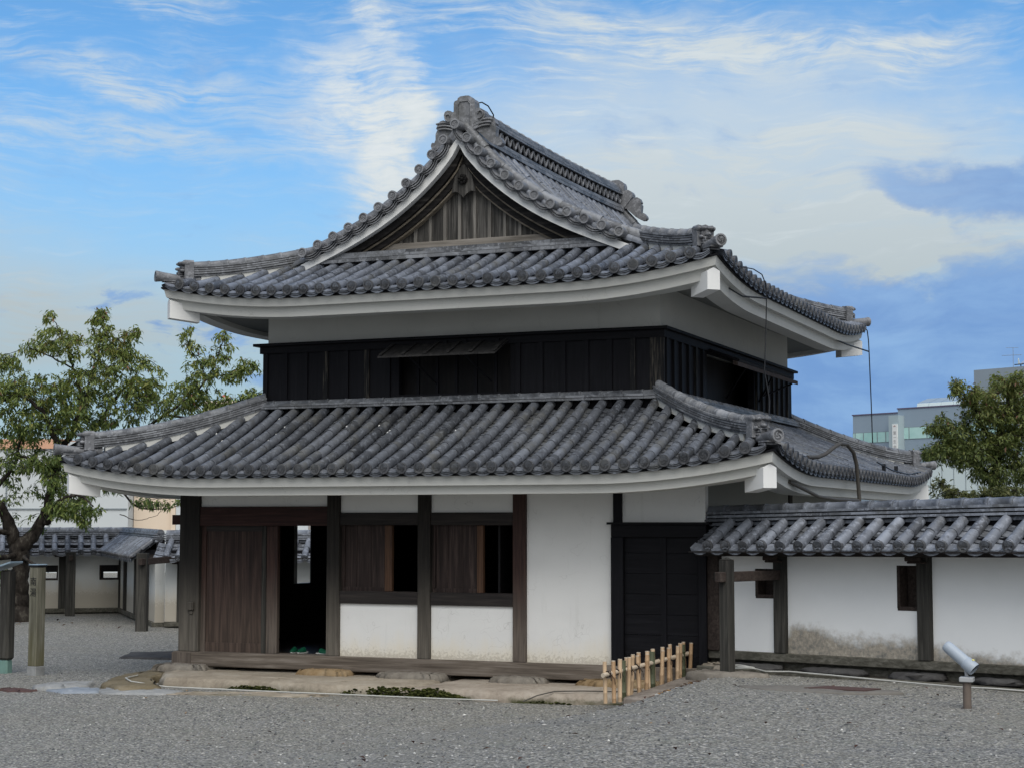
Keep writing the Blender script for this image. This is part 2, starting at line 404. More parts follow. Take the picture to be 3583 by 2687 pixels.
LEAF_M = leafmat('maple_leaf', [(0, (.050, .074, .026)), (.45, (.115, .150, .046)), (.8, (.21, .23, .072)), (.96, (.15, .145, .05)), (1, (.20, .11, .07))])
LEAF_B = leafmat('bush_leaf', [(0, (.045, .055, .022)), (.5, (.105, .118, .045)), (.85, (.19, .185, .075)), (1, (.20, .18, .09))])
BARK = mat('dark_bark', lambda n: (lambda c: (n.ramp(n.noise(n.scale(c, (7, 7, 3)), 1, 7, .7), [(.35, (.012, .010, .009)), (.55, (.040, .034, .029)), (.72, (.13, .12, .10))]), n.bump(n.noise(n.scale(c, (9, 9, 4)), 1, 6, .7), .9, .05)))(n.coord()), .9, .1)
def m_wall(base, var=.12, sc_=.35):
    def fn(n):
        c = n.coord(); a = n.noise(c, sc_, 5, .6); b = n.noise(n.scale(c, (1.2, 1.2, .12)), 1, 5, .6)
        return n.mix(a * .5 + b * .5, tuple(v * (1 - var) for v in base), tuple(v * (1 + var) for v in base)), n.bump(a, .05, .02)
    return fn
OFF_W = mat('blue_grey_panel', m_wall((.27, .34, .41)), .6, .3)
OFF_T = mat('tower_panel', m_wall((.26, .30, .33)), .7, .3)
OFF_P = mat('pier_panel', m_wall((.36, .44, .47)), .6, .3)
OFF_L = mat('pale_lower_panel', m_wall((.60, .68, .68), .08), .7, .3)
OFF_TR = mat('dark_coping', m_wall((.12, .10, .16)), .6)
SIGNW = mat('sign_white', m_wall((.76, .77, .75), .05), .5)
INKG = mat('faded_ink', m_wall((.30, .29, .29), .1), .7)
INKR = mat('faded_red_ink', m_wall((.36, .22, .20), .1), .7)
BLG_G = mat('pale_grey_render', m_wall((.54, .57, .58), .06), .85)
BLG_B = mat('cream_render', m_wall((.70, .58, .46), .06), .85)
BLG_R = mat('terracotta_parapet', m_wall((.62, .36, .24), .15), .85)
def m_glass(n):
    c = n.coord(); a = n.noise(c, .35, 4, .6)
    return n.mix(a.smooth(.3, .7), (.33, .56, .53), (.52, .74, .70))
GLASS = mat('green_tinted_glass', m_glass, .12, .6)
FRAME = mat('window_frame_grey', m_wall((.20, .23, .25), .1), .5)
BLUEP = mat('blue_panel', m_wall((.04, .17, .50), .2), .5)
TANP = mat('tan_tank', m_wall((.50, .36, .28), .1), .6)
REDM = mat('red_mast', m_wall((.55, .12, .12), .1), .6)

# ------------------------------------------------------------------ mesh builder and scene tree
OFF = {}
class MB:
    def __init__(s): s.v, s.f, s.t, s.sm, s.mi = [], [], [], [], []; s.tone = .5; s.smooth = False; s.cur = 0
    def add(s, verts, faces, tone=None, smooth=None):
        b = len(s.v); s.v.extend([tuple(p) for p in verts])
        tn = s.tone if tone is None else tone; sm = s.smooth if smooth is None else smooth
        for f in faces: s.f.append(tuple(i + b for i in f)); s.t.append(tn); s.sm.append(sm); s.mi.append(s.cur)
        return s
    def box(s, x0, x1, y0, y1, z0, z1, tone=None):
        return s.hexa([(x0, y0, z0), (x1, y0, z0), (x1, y1, z0), (x0, y1, z0), (x0, y0, z1), (x1, y0, z1), (x1, y1, z1), (x0, y1, z1)], tone)
    def hexa(s, p, tone=None):
        return s.add(p, [(3, 2, 1, 0), (4, 5, 6, 7), (0, 1, 5, 4), (1, 2, 6, 5), (2, 3, 7, 6), (3, 0, 4, 7)], tone, False)
    def obox(s, o, ex, ey, ez, tone=None):
        o, ex, ey, ez = map(Vector, (o, ex, ey, ez))
        return s.hexa([o, o + ex, o + ex + ey, o + ey, o + ez, o + ex + ez, o + ex + ey + ez, o + ey + ez], tone)
    def loft(s, rings, closed=True, cap0=False, cap1=False, tone=None, smooth=True):
        k = len(rings[0]); v = [p for r in rings for p in r]; f = []
        for i in range(len(rings) - 1):
            for j in range(k if closed else k - 1):
                a, b = i * k + j, i * k + (j + 1) % k
                f.append((a, b, b + k, a + k))
        s.add(v, f, tone, smooth)
        if cap0: s.add(rings[0], [tuple(range(k))[::-1]], tone, False)
        if cap1: s.add(rings[-1], [tuple(range(k))], tone, False)
        return s
    def tube(s, pts, r, segs=8, tone=None, caps=True, smooth=True):
        pts = [Vector(p) for p in pts]; n = len(pts)
        rr = r if isinstance(r, (list, tuple)) else [r] * n
        rings = []; ref = None
        for i, p in enumerate(pts):
            t = (pts[min(i + 1, n - 1)] - pts[max(i - 1, 0)]).normalized()
            if ref is None: ref = Vector((0, 0, 1)) if abs(t.z) < .9 else Vector((1, 0, 0))
            a = t.cross(ref).normalized(); b = a.cross(t).normalized(); ref = b
            rings.append([p + (a * math.cos(2 * math.pi * j / segs) + b * math.sin(2 * math.pi * j / segs)) * rr[i] for j in range(segs)])
        return s.loft(rings, True, caps, caps, tone, smooth)
    def prism(s, poly, fn0, fn1, tone=None):
        """poly: list of 2-d points, mapped by fn0 / fn1 to the two faces"""
        a = [fn0(*p) for p in poly]; b = [fn1(*p) for p in poly]; k = len(poly)
        s.add(a, [tuple(range(k))], tone, False); s.add(b, [tuple(range(k))[::-1]], tone, False)
        for i in range(k):
            j = (i + 1) % k; s.add([a[i], a[j], b[j], b[i]], [(3, 2, 1, 0)], tone, False)
        return s
    def ellipsoid(s, c, rx, ry, rz, nu=10, nv=7, tone=None):
        """c centre; rx, ry, rz half-axis vectors"""
        c, rx, ry, rz = map(Vector, (c, rx, ry, rz)); rings = []
        for i in range(nv + 1):
            ph = -math.pi / 2 + math.pi * i / nv
            rings.append([c + (rx * math.cos(2 * math.pi * j / nu) + ry * math.sin(2 * math.pi * j / nu)) * max(math.cos(ph), 1e-3) + rz * math.sin(ph) for j in range(nu)])
        return s.loft(rings, True, True, True, tone, True)
    def build(s, name, m, parent=None, bevel=0, up=True):
        off = OFF.get(parent.name, Vector((0, 0, 0))) if parent else Vector((0, 0, 0))
        me = bpy.data.meshes.new(name)
        dz = ZO if up else 0
        me.from_pydata([(x - off.x, y - off.y, z + dz - off.z) for x, y, z in s.v], [], s.f)
        at = me.attributes.new('tone', 'FLOAT', 'FACE'); at.data.foreach_set('value', s.t)
        me.polygons.foreach_set('use_smooth', s.sm)
        for q in (m if isinstance(m, (list, tuple)) else [m]): me.materials.append(q)
        me.polygons.foreach_set('material_index', s.mi); me.update()
        o = bpy.data.objects.new(name, me); COL.objects.link(o)
        if parent: o.parent = parent; OFF[o.name] = off
        else: OFF[o.name] = Vector((0, 0, 0))
        if bevel:
            b = o.modifiers.new('bevel', 'BEVEL'); b.width = bevel; b.segments = 1; b.limit_method = 'ANGLE'; b.angle_limit = R(40)
        return o
def tag(o, label=None, cat=None, group=None, kind=None):
    if label: o['label'] = label
    if cat: o['category'] = cat
    if group: o['group'] = group
    if kind: o['kind'] = kind
    return o
def thing(name, label, cat, loc, group=None):
    o = bpy.data.objects.new(name, None); COL.objects.link(o)
    o.empty_display_size = .3
    o.location = (loc[0], loc[1], loc[2] + ZO); OFF[o.name] = Vector(o.location)
    return tag(o, label, cat, group)
def rooted(mb, name, m, loc, label, cat, group=None, bevel=0, kind=None):
    """a thing that is one mesh, with its origin at loc"""
    o = mb.build(name, m, None, bevel)
    L = Vector((loc[0], loc[1], loc[2] + ZO))
    o.data.transform(Matrix.Translation(-L)); o.location = L; OFF[o.name] = L
    return tag(o, label, cat, group, kind)
rng = random.Random(7)
# ------------------------------------------------------------------ roof tiles
def frame_at(S, u, d, e, eps=.02):
    p = S(u, d); t = (S(u, d + eps) - S(u, d - eps)).normalized()
    n = e.cross(t).normalized()
    if n.z < 0: n = -n
    return p, t, n
def disc(mb, c, ax, up, r=.07, tone=.5, swirl=True, depth=.02, mi=0):
    keep = mb.cur; mb.cur = mi
    disc_(mb, c, ax, up, r, tone, swirl, depth); mb.cur = keep
def disc_(mb, c, ax, up, r, tone, swirl, depth):
    """round eave tile end: raised rim, sunk face, three commas"""
    ax = ax.normalized(); a = ax.cross(up).normalized(); b = a.cross(ax).normalized()
    K = 16
    ring = lambda rr, h: [c + ax * h + (a * math.cos(2 * math.pi * j / K) + b * math.sin(2 * math.pi * j / K)) * rr for j in range(K)]
    mb.loft([ring(r, -depth), ring(r, .010), ring(r * .96, .014), ring(r * .74, .014)], True, False, False, tone, False)
    mb.loft([ring(r * .74, .014), ring(r * .68, .0)], True, False, True, max(0, tone - .4), False)
    if swirl:
        ph = rng.random() * 2
        for k in range(3):
            P = []
            for i in range(5):
                ang = ph + k * 2.094 + i * .42; rr = r * (.12 + .10 * i); wd = r * (.16 - .028 * i)
                q = lambda q_, h: c + ax * h + (a * math.cos(ang) + b * math.sin(ang)) * q_
                P.append((q(rr - wd, .009), q(rr + wd, .009)))
            for i in range(4):
                mb.add([P[i][0], P[i][1], P[i + 1][1], P[i + 1][0]], [(0, 1, 2, 3)], min(1, tone + .18), False)
def round_row(mb, S, u, e, d0, d1, r=.066, tl=.275, tone0=.5, end=True):
    """one course of half-round cover tiles running up the slope, each overlapping the next"""
    n = max(1, int(round((d1 - d0) / tl))); L = (d1 - d0) / n
    for i in range(n):
        a, b = d0 + i * L, d0 + (i + 1) * L + .012
        tn = min(1, max(0, tone0 + rng.gauss(0, .20)))
        jx = rng.gauss(0, .004); jn = rng.gauss(0, .003)
        rings = []
        for d, rr in ((a, r * 1.0), (a + L * .5, r * .965), (b, r * .90)):
            p, t, nn = frame_at(S, u, d, e)
            rings.append([p + e * (math.cos(R(-25 + 230 * j / 9)) * rr + jx) + nn * (math.sin(R(-25 + 230 * j / 9)) * rr + jn) for j in range(10)])
        mb.loft(rings, False, False, False, tn, True)
        mb.add(rings[0], [tuple(range(10))[::-1]], tn * .8, False)
    if n and d1 - d0 > .05:                      # closed upper end
        p, t, nn = frame_at(S, u, d1, e)
        mb.add([p + e * math.cos(R(-25 + 230 * j / 9)) * r * .9 + nn * math.sin(R(-25 + 230 * j / 9)) * r * .9 for j in range(10)], [tuple(range(10))], .45, False)
def pan_rows(mb, S, ua, ub, e, d1, pl=.125, sag=.040, d0=0.0, lips=True):
    """curved pan tiles between two cover rows, in overlapping steps, with the stacked lips at the eave"""
    n = max(1, int(d1 / pl)); ex = [-.5, -.3, -.1, .1, .3, .5]; um = (ua + ub) / 2; wd = (ub - ua)
    prof = [-(sag) * (1 - (2 * x) ** 2) for x in ex]
    for i in range(n):
        a, b = d0 + i * pl, min(d0 + (i + 1) * pl + .02, d1)
        tn = min(1, max(0, .36 + rng.gauss(0, .2)))
        rows = []
        for d, h in ((a, -.024), (a, .0), (b, -.020)):
            r_ = []
            for x, z in zip(ex, prof):
                p, t, nn = frame_at(S, um + x * wd, d, e)
                r_.append(p + nn * (z + h - .020))
            rows.append(r_)
        mb.loft(rows, False, False, False, tn, False)
    if lips:
        for k in range(3):
            o = -.026 + .010 * k; lo = -.014 - .021 * k
            A, B, C = [], [], []
            for x, z in zip(ex, prof):
                p, t, nn = frame_at(S, um + x * wd, 0, e)
                q = p - t * (-o) * 1 + Vector((0, 0, z * (.85 + .08 * k) + lo))
                A.append(q); B.append(q - Vector((0, 0, .013 + (.012 * (1 - (2 * x) ** 2) if k == 2 else 0)))); C.append(q + t * .12 + Vector((0, 0, .0)))
            mb.loft([B, A, C], False, False, False, .45 + .15 * (k == 0) + rng.gauss(0, .1), False)
def stack(mb, pts, side, layers, cap_r=.066, cap_z=None, seg=.28, phase=0, cap_tone=.6, cap_end=True):
    """ridge: thin flat tiles laid in courses (z0, z1, half width) and a cap of half-round tiles, along pts"""
    pts = [Vector(p) for p in pts]; ln = [0]
    for a, b in zip(pts, pts[1:]): ln.append(ln[-1] + (b - a).length)
    def at(s):
        s = max(0, min(ln[-1], s))
        for i in range(len(pts) - 1):
            if s <= ln[i + 1] or i == len(pts) - 2:
                f = (s - ln[i]) / max(1e-6, ln[i + 1] - ln[i]); return pts[i].lerp(pts[i + 1], f)
    def sd(s):
        t = (at(s + .03) - at(s - .03)); t.z = 0; return Vector((-t.y, t.x, 0)).normalized()
    if len(layers) > 2:
        hc = min(l[2] for l in layers) * .55; rings = []
        for q in np.linspace(0, ln[-1], max(2, len(pts))):
            c, v = at(q), sd(q); rings.append([c - v * hc + Vector((0, 0, layers[0][0])), c + v * hc + Vector((0, 0, layers[0][0])), c + v * hc + Vector((0, 0, layers[-1][1] + .01)), c - v * hc + Vector((0, 0, layers[-1][1] + .01))])
        mb.loft(rings, True, True, True, .0, False)
    for k, (z0, z1, hw) in enumerate(layers):
        s = -rng.random() * seg
        while s < ln[-1]:
            a, b = max(0, s), min(ln[-1], s + seg - .003)
            if b - a > .02:
                rings = []
                for q in (a, (a + b) / 2, b):
                    c, v = at(q), sd(q); j = 0
                    rings.append([c - v * hw + Vector((0, 0, z0)), c + v * hw + Vector((0, 0, z0)), c + v * hw * .97 + Vector((0, 0, z1)), c - v * hw * .97 + Vector((0, 0, z1))])
                mb.loft(rings, True, True, True, min(1, max(0, .45 + rng.gauss(0, .22))), False)
            s += seg
    if cap_r:
        cz = cap_z if cap_z is not None else layers[-1][1]
        s = 0; n = max(1, int(round(ln[-1] / seg))); L = ln[-1] / n
        for i in range(n):
            rings = []
            for q, rr in ((i * L, cap_r * .93), (i * L + L * .86, cap_r), (min(ln[-1], i * L + L * .86 + .001), cap_r * 1.07), ((i + 1) * L - .004, cap_r * 1.07)):
                c, v = at(q), sd(q)
                rings.append([c + v * math.cos(R(-12 + 204 * j / 9)) * rr + Vector((0, 0, cz + .012 + math.sin(R(-12 + 204 * j / 9)) * rr)) for j in range(10)])
            mb.loft(rings, False, True, True, min(1, max(0, cap_tone + rng.gauss(0, .16))), True)

class HipRoof:
    """eave rectangle with upturned corners; every side shares one profile h(d)"""
    def __init__(s, x0, x1, y0, y1, h, lift=.25, reach=2.35):
        s.x0, s.x1, s.y0, s.y1, s.h, s.L, s.r = x0, x1, y0, y1, h, lift, reach
    def lift(s, t, d): return s.L * max(0, 1 - max(t, 0) / s.r) ** 2 * max(0, 1 - max(d, 0) / s.r)
    def side(s, k):
        """-> S(u, d), lateral vector, u range, outward vector"""
        x0, x1, y0, y1 = s.x0, s.x1, s.y0, s.y1
        if k == 'front': f = lambda u, d: Vector((u, y0 + d, s.h(d) + s.lift(min(u - x0, x1 - u), d))); return f, Vector((1, 0, 0)), x0, x1, Vector((0, -1, 0))
        if k == 'back': f = lambda u, d: Vector((u, y1 - d, s.h(d) + s.lift(min(u - x0, x1 - u), d))); return f, Vector((1, 0, 0)), x0, x1, Vector((0, 1, 0))
        if k == 'right': f = lambda u, d: Vector((x1 - d, u, s.h(d) + s.lift(min(u - y0, y1 - u), d))); return f, Vector((0, 1, 0)), y0, y1, Vector((1, 0, 0))
        f = lambda u, d: Vector((x0 + d, u, s.h(d) + s.lift(min(u - y0, y1 - u), d))); return f, Vector((0, 1, 0)), y0, y1, Vector((-1, 0, 0))
    def hip(s, c, d):
        cx, sx = ((s.x0, 1), (s.x1, -1))[c[0]]; cy, sy = ((s.y0, 1), (s.y1, -1))[c[1]]
        return Vector((cx + sx * d, cy + sy * d, s.h(d) + s.lift(d, d)))
    def sweep(s, mb, prof, tone=.5, n=40):
        """band round the eave: prof = [(d, dz)], swept along all four sides with mitred corners"""
        for k in ('front', 'right', 'back', 'left'):
            f, e, a, b, out = s.side(k); rings = []
            for i in range(n + 1):
                q = i / n; q = .5 - .5 * math.cos(math.pi * q); ring = []
                for d, dz in prof:
                    u = a + d + (b - a - 2 * d) * q; t = min(u - a, b - u)
                    base = f(u, 0); lf = s.lift(t, 0) * max(0, 1 - max(0, d - .3) / 1.2)
                    p = Vector((u, s.y0 + d, 0)) if k == 'front' else Vector((u, s.y1 - d, 0)) if k == 'back' else Vector((s.x1 - d, u, 0)) if k == 'right' else Vector((s.x0 + d, u, 0))
                    p.z = s.h(0) + lf + dz; ring.append(p)
                rings.append(ring)
            mb.loft(rings, True, False, False, tone, False)

PITCH_T = .2535
def tile_side(mb, dm, roof, k, dmax, skip=None):
    f, e, a, b, out = roof.side(k)
    n = int(round((b - a) / PITCH_T)); p = (b - a) / n; us = [a + p * (i + .5) for i in range(n)]
    D = lambda u: dmax(min(u - a, b - u))
    drow = {u: rng.gauss(.45, .10) for u in us}
    for u in us:
        d = D(u)
        if d < .12: continue
        round_row(mb, f, u, e, -.03, d, tone0=drow[u])
        pt, t, nn = frame_at(f, u, -.03, e)
        disc(dm, pt, (out * .8 - t * .2), Vector((0, 0, 1)), .075, rng.gauss(.5, .18), mi=1)
    for i in range(n + 1):
        ua, ub = a + p * (i - .5), a + p * (i + .5)
        if i == 0: ua = a + .02
        if i == n: ub = b - .02
        um = (ua + ub) / 2; d = D(um)
        if d > .05: pan_rows(mb, f, ua, ub, e, d)

def mask_tile(mb, c, fw, h=.27, wd=.24, th=.14):
    """ridge-end tile with a snarling face: block, brow, nose, toothed mouth, curled mane"""
    fw = fw.normalized(); sdv = Vector((-fw.y, fw.x, 0)).normalized(); up = Vector((0, 0, 1))
    P = lambda x, y, z: c + sdv * x * wd + fw * y * th + up * z * h
    out = [(-.5, 0), (.5, 0), (.5, .55), (.54, .9), (.44, 1.0), (.2, .97), (0, 1.03), (-.2, .97), (-.44, 1.0), (-.54, .9), (-.5, .55)]
    mb.prism(out, lambda x, z: P(x, .35, z), lambda x, z: P(x, -.6, z), .45)
    el = lambda x, y, z, rx, ry, rz, t: mb.ellipsoid(P(x, y, z), sdv * rx * wd, fw * ry * th, up * rz * h, 10, 6, t)
    el(0, .42, .60, .36, .30, .26, .12); el(-.22, .62, .82, .22, .42, .10, .10); el(.22, .62, .82, .22, .42, .10, .10)
    el(0, .80, .52, .15, .42, .10, .55); el(-.34, .5, .42, .11, .35, .09, .45); el(.34, .5, .42, .11, .35, .09, .45)
    el(0, .55, .26, .30, .22, .10, .0); el(0, .55, .13, .34, .34, .06, .5); el(0, .62, .38, .36, .30, .05, .5)
    for x in (-.2, .2): mb.prism([(-.04, .37), (.04, .37), (0, .22)], lambda a, z, x=x: P(x + a, .98, z), lambda a, z, x=x: P(x + a, .7, z), .95)
    for x in (-.12, 0, .12): el(x, .72, .16, .05, .3, .05, .4)
    el(-.46, .2, .82, .10, .6, .13, .25); el(.46, .2, .82, .10, .6, .13, .25)

# ------------------------------------------------------------------ the turret
XL, XR, YF, YB = -13.87, -6.08, 21.0, 30.12
UX0, UX1, UY0, UY1 = -13.0, -6.945, 21.92, 29.2
TUR = thing('castle_turret', 'two-storey white castle turret with black boarded upper floor and grey tiled roofs', 'castle turret', ((XL + XR) / 2, (YF + YB) / 2, -2.03))
def part(mb, name, m, parent=TUR, bevel=0, label=None):
    o = mb.build(name, m, parent, bevel)
    if label: o['label'] = label
    return o
B = lambda *a: MB().box(*a)

# lower storey: timber frame
POSTS = [(-13.87, -13.54, W_POST), (-11.48, -11.284, W_POST), (-10.09, -9.904, W_POST), (-8.70, -8.515, W_POSTR)]
for a, b, m in POSTS: part(B(a, b, 20.975, 21.20, -1.83, .74), 'post', m, bevel=.008)
part(B(-7.30, -7.185, 20.985, 21.2, .0, .74), 'post', W_BLACK)
mb = MB()
mb.box(-13.93, -6.06, 20.93, 21.24, -2.03, -1.83)
part(mb, 'sill_beam', W_SILL, bevel=.010, label='grey weathered sill beam resting on stones')
part(B(-13.935, -13.62, 20.921, 20.931, -2.01, -1.845), 'sill_end_patch', W_POSTR)
part(B(-13.54, -11.48, 20.99, 21.18, -.05, .218), 'lintel', W_LINT, bevel=.006, label='reddish lintel over the sliding door')
part(B(-14.03, -13.87, 21.02, 21.15, -.035, .105), 'lintel_tenon', W_LINT, bevel=.004)
part(B(-13.70, -13.60, 20.93, 20.975, -1.25, -1.13).box(-13.68, -13.62, 20.955, 20.975, -1.31, -1.25), 'post_peg', W_POST, bevel=.01)
for a, b in ((-11.284, -10.09), (-9.904, -8.70)):
    part(B(a, b, 20.995, 21.18, -.04, .13), 'window_lintel', W_BEAM, bevel=.006)
    part(B(a, b, 20.99, 21.2, -1.11, -.94), 'window_sill', W_BEAM, bevel=.006)
for a, b, c, d in ((-13.54, -11.48, .218, .74), (-11.284, -10.09, .13, .74), (-9.904, -8.70, .13, .74), (-11.284, -10.09, -1.83, -1.11),
                   (-9.904, -8.70, -1.83, -1.11), (-8.515, -7.30, -1.83, .74), (-7.185, -6.08, 0.0, .74)):
    part(B(a - .02, b + (.02 if b < -6.2 else 0), 21.03, 21.16, c - .01, d), 'plaster_panel', PLA)
# sliding door, drawn to the left
dr = part(B(-13.54, -12.54, 21.075, 21.11, -1.80, -.05), 'sliding_door', W_DOOR)
part(B(-13.54, -13.47, 21.05, 21.10, -1.83, -.05), 'door_stile', W_POSTR, dr)
part(B(-12.545, -12.475, 21.035, 21.12, -1.83, -.05), 'door_stile', W_GREYP, dr, .006, 'pale worn edge stile')
part(B(-12.475, -12.30, 21.05, 21.13, -1.83, -.05), 'door_stile', W_POSTR, dr, .006)
part(B(-13.47, -12.545, 21.055, 21.10, -1.83, -1.70), 'door_rail', W_DOOR, dr)
part(B(-13.47, -12.545, 21.055, 21.10, -.13, -.05), 'door_rail', W_BEAM, dr)
# two lattice-less windows, board shutters drawn left
for a, s0, s1 in ((-11.284, -10.62, -10.51), (-9.904, -9.245, -9.155)):
    sh = MB()
    nb = 3; w_ = (s0 - a) / nb
    for i in range(nb): sh.box(a + w_ * i + .003, a + w_ * (i + 1) - .003, 21.085 + .003 * (i % 2), 21.11, -.94, -.04)
    sh = part(sh, 'window_shutter', W_SHUT)
    part(B(s0, s1, 21.05, 21.12, -.94, -.04), 'shutter_stile', W_STILE, sh, .006, 'orange-brown unweathered stile')
    part(B(a, s0, 21.065, 21.085, -.94, -.885), 'shutter_rail', W_SHUT, sh)
    part(B(a, a + .045, 21.055, 21.085, -.885, -.04), 'shutter_stile', W_SHUT, sh)
# black boarded end bay
bk = MB(); z = -1.95
while z < -.2:
    bk.box(-7.16, -6.10, 21.005, 21.05, z, min(z + .255, -.19)); z += .26
bk = part(bk, 'black_boarding', W_BLACKX)
mb = MB()
for x0, x1 in ((-6.665, -6.59),): mb.box(x0, x1, 20.985, 21.004, -1.95, -.19)
part(mb, 'board_batten', W_BLACK, bk)
part(MB().box(-7.32, -7.15, 20.94, 21.05, -2.03, -.19), 'black_door_post', W_BLACK, bevel=.006)
part(MB().box(-6.16, -6.05, 20.94, 21.1, -2.03, -.19), 'black_door_post', W_BLACK, bevel=.006)
part(MB().box(-7.32, -6.05, 20.95, 21.05, -.19, -.03), 'black_lintel', W_BLACKX, bevel=.006)
part(MB().box(-7.36, -6.0, 20.90, 21.06, -.03, .0), 'black_lintel_cap', W_BLACKX)
# remaining outer walls
mb = MB(); mb.box(-6.20, -6.082, 21.16, YB, -1.83, .74)
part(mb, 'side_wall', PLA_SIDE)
mb = MB(); mb.box(XL + .002, XL + .12, 21.2, 24.15, -1.83, .74); mb.box(XL + .002, XL + .12, 24.86, YB, -1.83, .74)
mb.box(XL + .002, XL + .12, 24.15, 24.86, -1.83, -.98); mb.box(XL + .002, XL + .12, 24.15, 24.86, -.05, .74)
part(mb, 'side_wall', PLA)
mb = MB(); mb.box(XL + .12, -6.2, YB - .12, YB - .002, -1.83, .74)
part(mb, 'back_wall', PLA)
for x in (XL - .02, -6.2):
    for y in ((23.0, 25.2, 27.6, 29.9) if x < -10 else (25.5, 29.9)): part(MB().box(x, x + .14, y, y + .2, -1.83, .74), 'post', W_POST)
part(MB().box(XL - .05, XL + .14, 21.24, YB + .05, -2.03, -1.832).box(-6.2, -6.07, 21.24, YB + .05, -2.03, -1.832).box(XL + .14, -6.2, YB - .2, YB + .05, -2.03, -1.832), 'sill_beam', W_SILL)
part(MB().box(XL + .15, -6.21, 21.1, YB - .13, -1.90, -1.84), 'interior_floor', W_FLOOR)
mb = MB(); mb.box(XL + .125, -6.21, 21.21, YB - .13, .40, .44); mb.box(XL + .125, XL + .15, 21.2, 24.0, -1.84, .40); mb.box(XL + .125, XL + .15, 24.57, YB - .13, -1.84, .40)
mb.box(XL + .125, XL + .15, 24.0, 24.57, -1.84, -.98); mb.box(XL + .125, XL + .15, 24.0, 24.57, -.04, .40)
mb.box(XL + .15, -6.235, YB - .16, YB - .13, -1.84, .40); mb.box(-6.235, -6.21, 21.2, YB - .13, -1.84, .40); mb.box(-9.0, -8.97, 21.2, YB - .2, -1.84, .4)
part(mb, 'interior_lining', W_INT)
part(MB().box(XL - .01, XL + .001, 24.12, 24.37, -1.0, -.03).box(XL - .004, XL + .17, 24.825, 24.868, -.985, -.045), 'side_window_frame', W_INT)

# upper storey
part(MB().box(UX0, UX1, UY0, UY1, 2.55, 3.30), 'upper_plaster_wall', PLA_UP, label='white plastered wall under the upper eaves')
bt = []
WX0, WX1, WZ0, WZ1 = -10.82, -9.10, 1.80, 2.475
SY0, SY1 = 24.0, 26.68
mb = MB()
f0 = .05
def wall_x(y0, y1, holes):     # walls along X with one hole
    (a, b, c, d) = holes
    mb.box(UX0 - f0, a, y0, y1, 1.3, 2.56); mb.box(b, UX1 + f0, y0, y1, 1.3, 2.56); mb.box(a, b, y0, y1, 1.3, c); mb.box(a, b, y0, y1, d, 2.56)
wall_x(UY0 - f0, UY0 + .05, (WX0, WX1, WZ0, WZ1))
mb.box(UX0 - f0, UX1 + f0, UY1 - .05, UY1 + f0, 1.3, 2.56)
mb.box(UX0 - f0, UX0 + .05, UY0 + .05, UY1 - .05, 1.3, 2.56)
mb.box(UX1 - .05, UX1 + f0, UY0 + .05, SY0, 1.3, 2.56); mb.box(UX1 - .05, UX1 + f0, SY1, UY1 - .05, 1.3, 2.56)
mb.box(UX1 - .05, UX1 + f0, SY0, SY1, 1.3, 1.76); mb.box(UX1 - .05, UX1 + f0, SY0, SY1, 2.46, 2.56)
clad = part(mb, 'black_cladding', W_BLACK)
part(MB().box(UX0 - .045, UX1 + .045, UY0 + .2, UY0 + .22, 1.4, 2.5).box(UX1 - .32, UX1 - .30, UY0 + .22, UY1 - .2, 1.4, 2.5), 'dark_inner_wall', W_INT)
k = 0
xs = [UX0 - .04 + .335 * i for i in range(0, 19)]
for x in xs:
    if WX0 - .05 < x < WX1 + .02 or x + .075 > UX1: continue
    part(MB().box(x, x + .075, UY0 - f0 - .028, UY0 - f0, 1.55, 2.462), 'board_batten', W_WORN if k in (3, 5, 12) else W_BLACK, clad); k += 1
for i in range(22):
    y = UY0 + .03 + .345 * i
    if SY0 - .05 < y < SY1 + .02 or y + .08 > UY1: continue
    part(MB().box(UX1 + f0, UX1 + f0 + .035, y, y + .085, 1.5, 2.462), 'board_batten', W_WORN if i > 13 or i == 4 else W_BLACK, clad)
part(MB().box(UX1 - .12, UX1 + f0 + .03, UY0 - f0 - .03, UY0 - f0, 1.55, 2.462), 'corner_batten', W_WORN, clad)
part(MB().box(UX0 - .09, UX1 + .09, UY0 - .09, UY0 - .051, 2.463, 2.565).box(UX1 + .051, UX1 + .09, UY0 - .051, UY1 + .09, 2.463, 2.565).box(UX0 - .09, UX0 - .051, UY0 - .051, UY1 + .09, 2.463, 2.565), 'frieze_board', W_BLACKX)
part(MB().box(UX0 - .17, UX1 + .15, UY0 - .16, UY0 - .002, 2.566, 2.606).box(UX1 + .002, UX1 + .15, UY0 - .002, UY1 + .15, 2.566, 2.606).box(UX0 - .17, UX0 - .002, UY0 - .002, UY1 + .15, 2.566, 2.606), 'cladding_cap', W_BLACKX, bevel=.004)
wd = part(MB().box(WX0 - .07, WX1 + .07, UY0 - .09, UY0 - .052, WZ0 - .085, WZ0 - .005), 'window_frame', W_BLACKX, label='front upper window frame under the propped shutter')
for i in range(5): part(MB().box(WX0 + .25 + .3 * i, WX0 + .29 + .3 * i, UY0 + .0, UY0 + .04, WZ0, WZ1), 'window_bar', W_BLACK, wd)
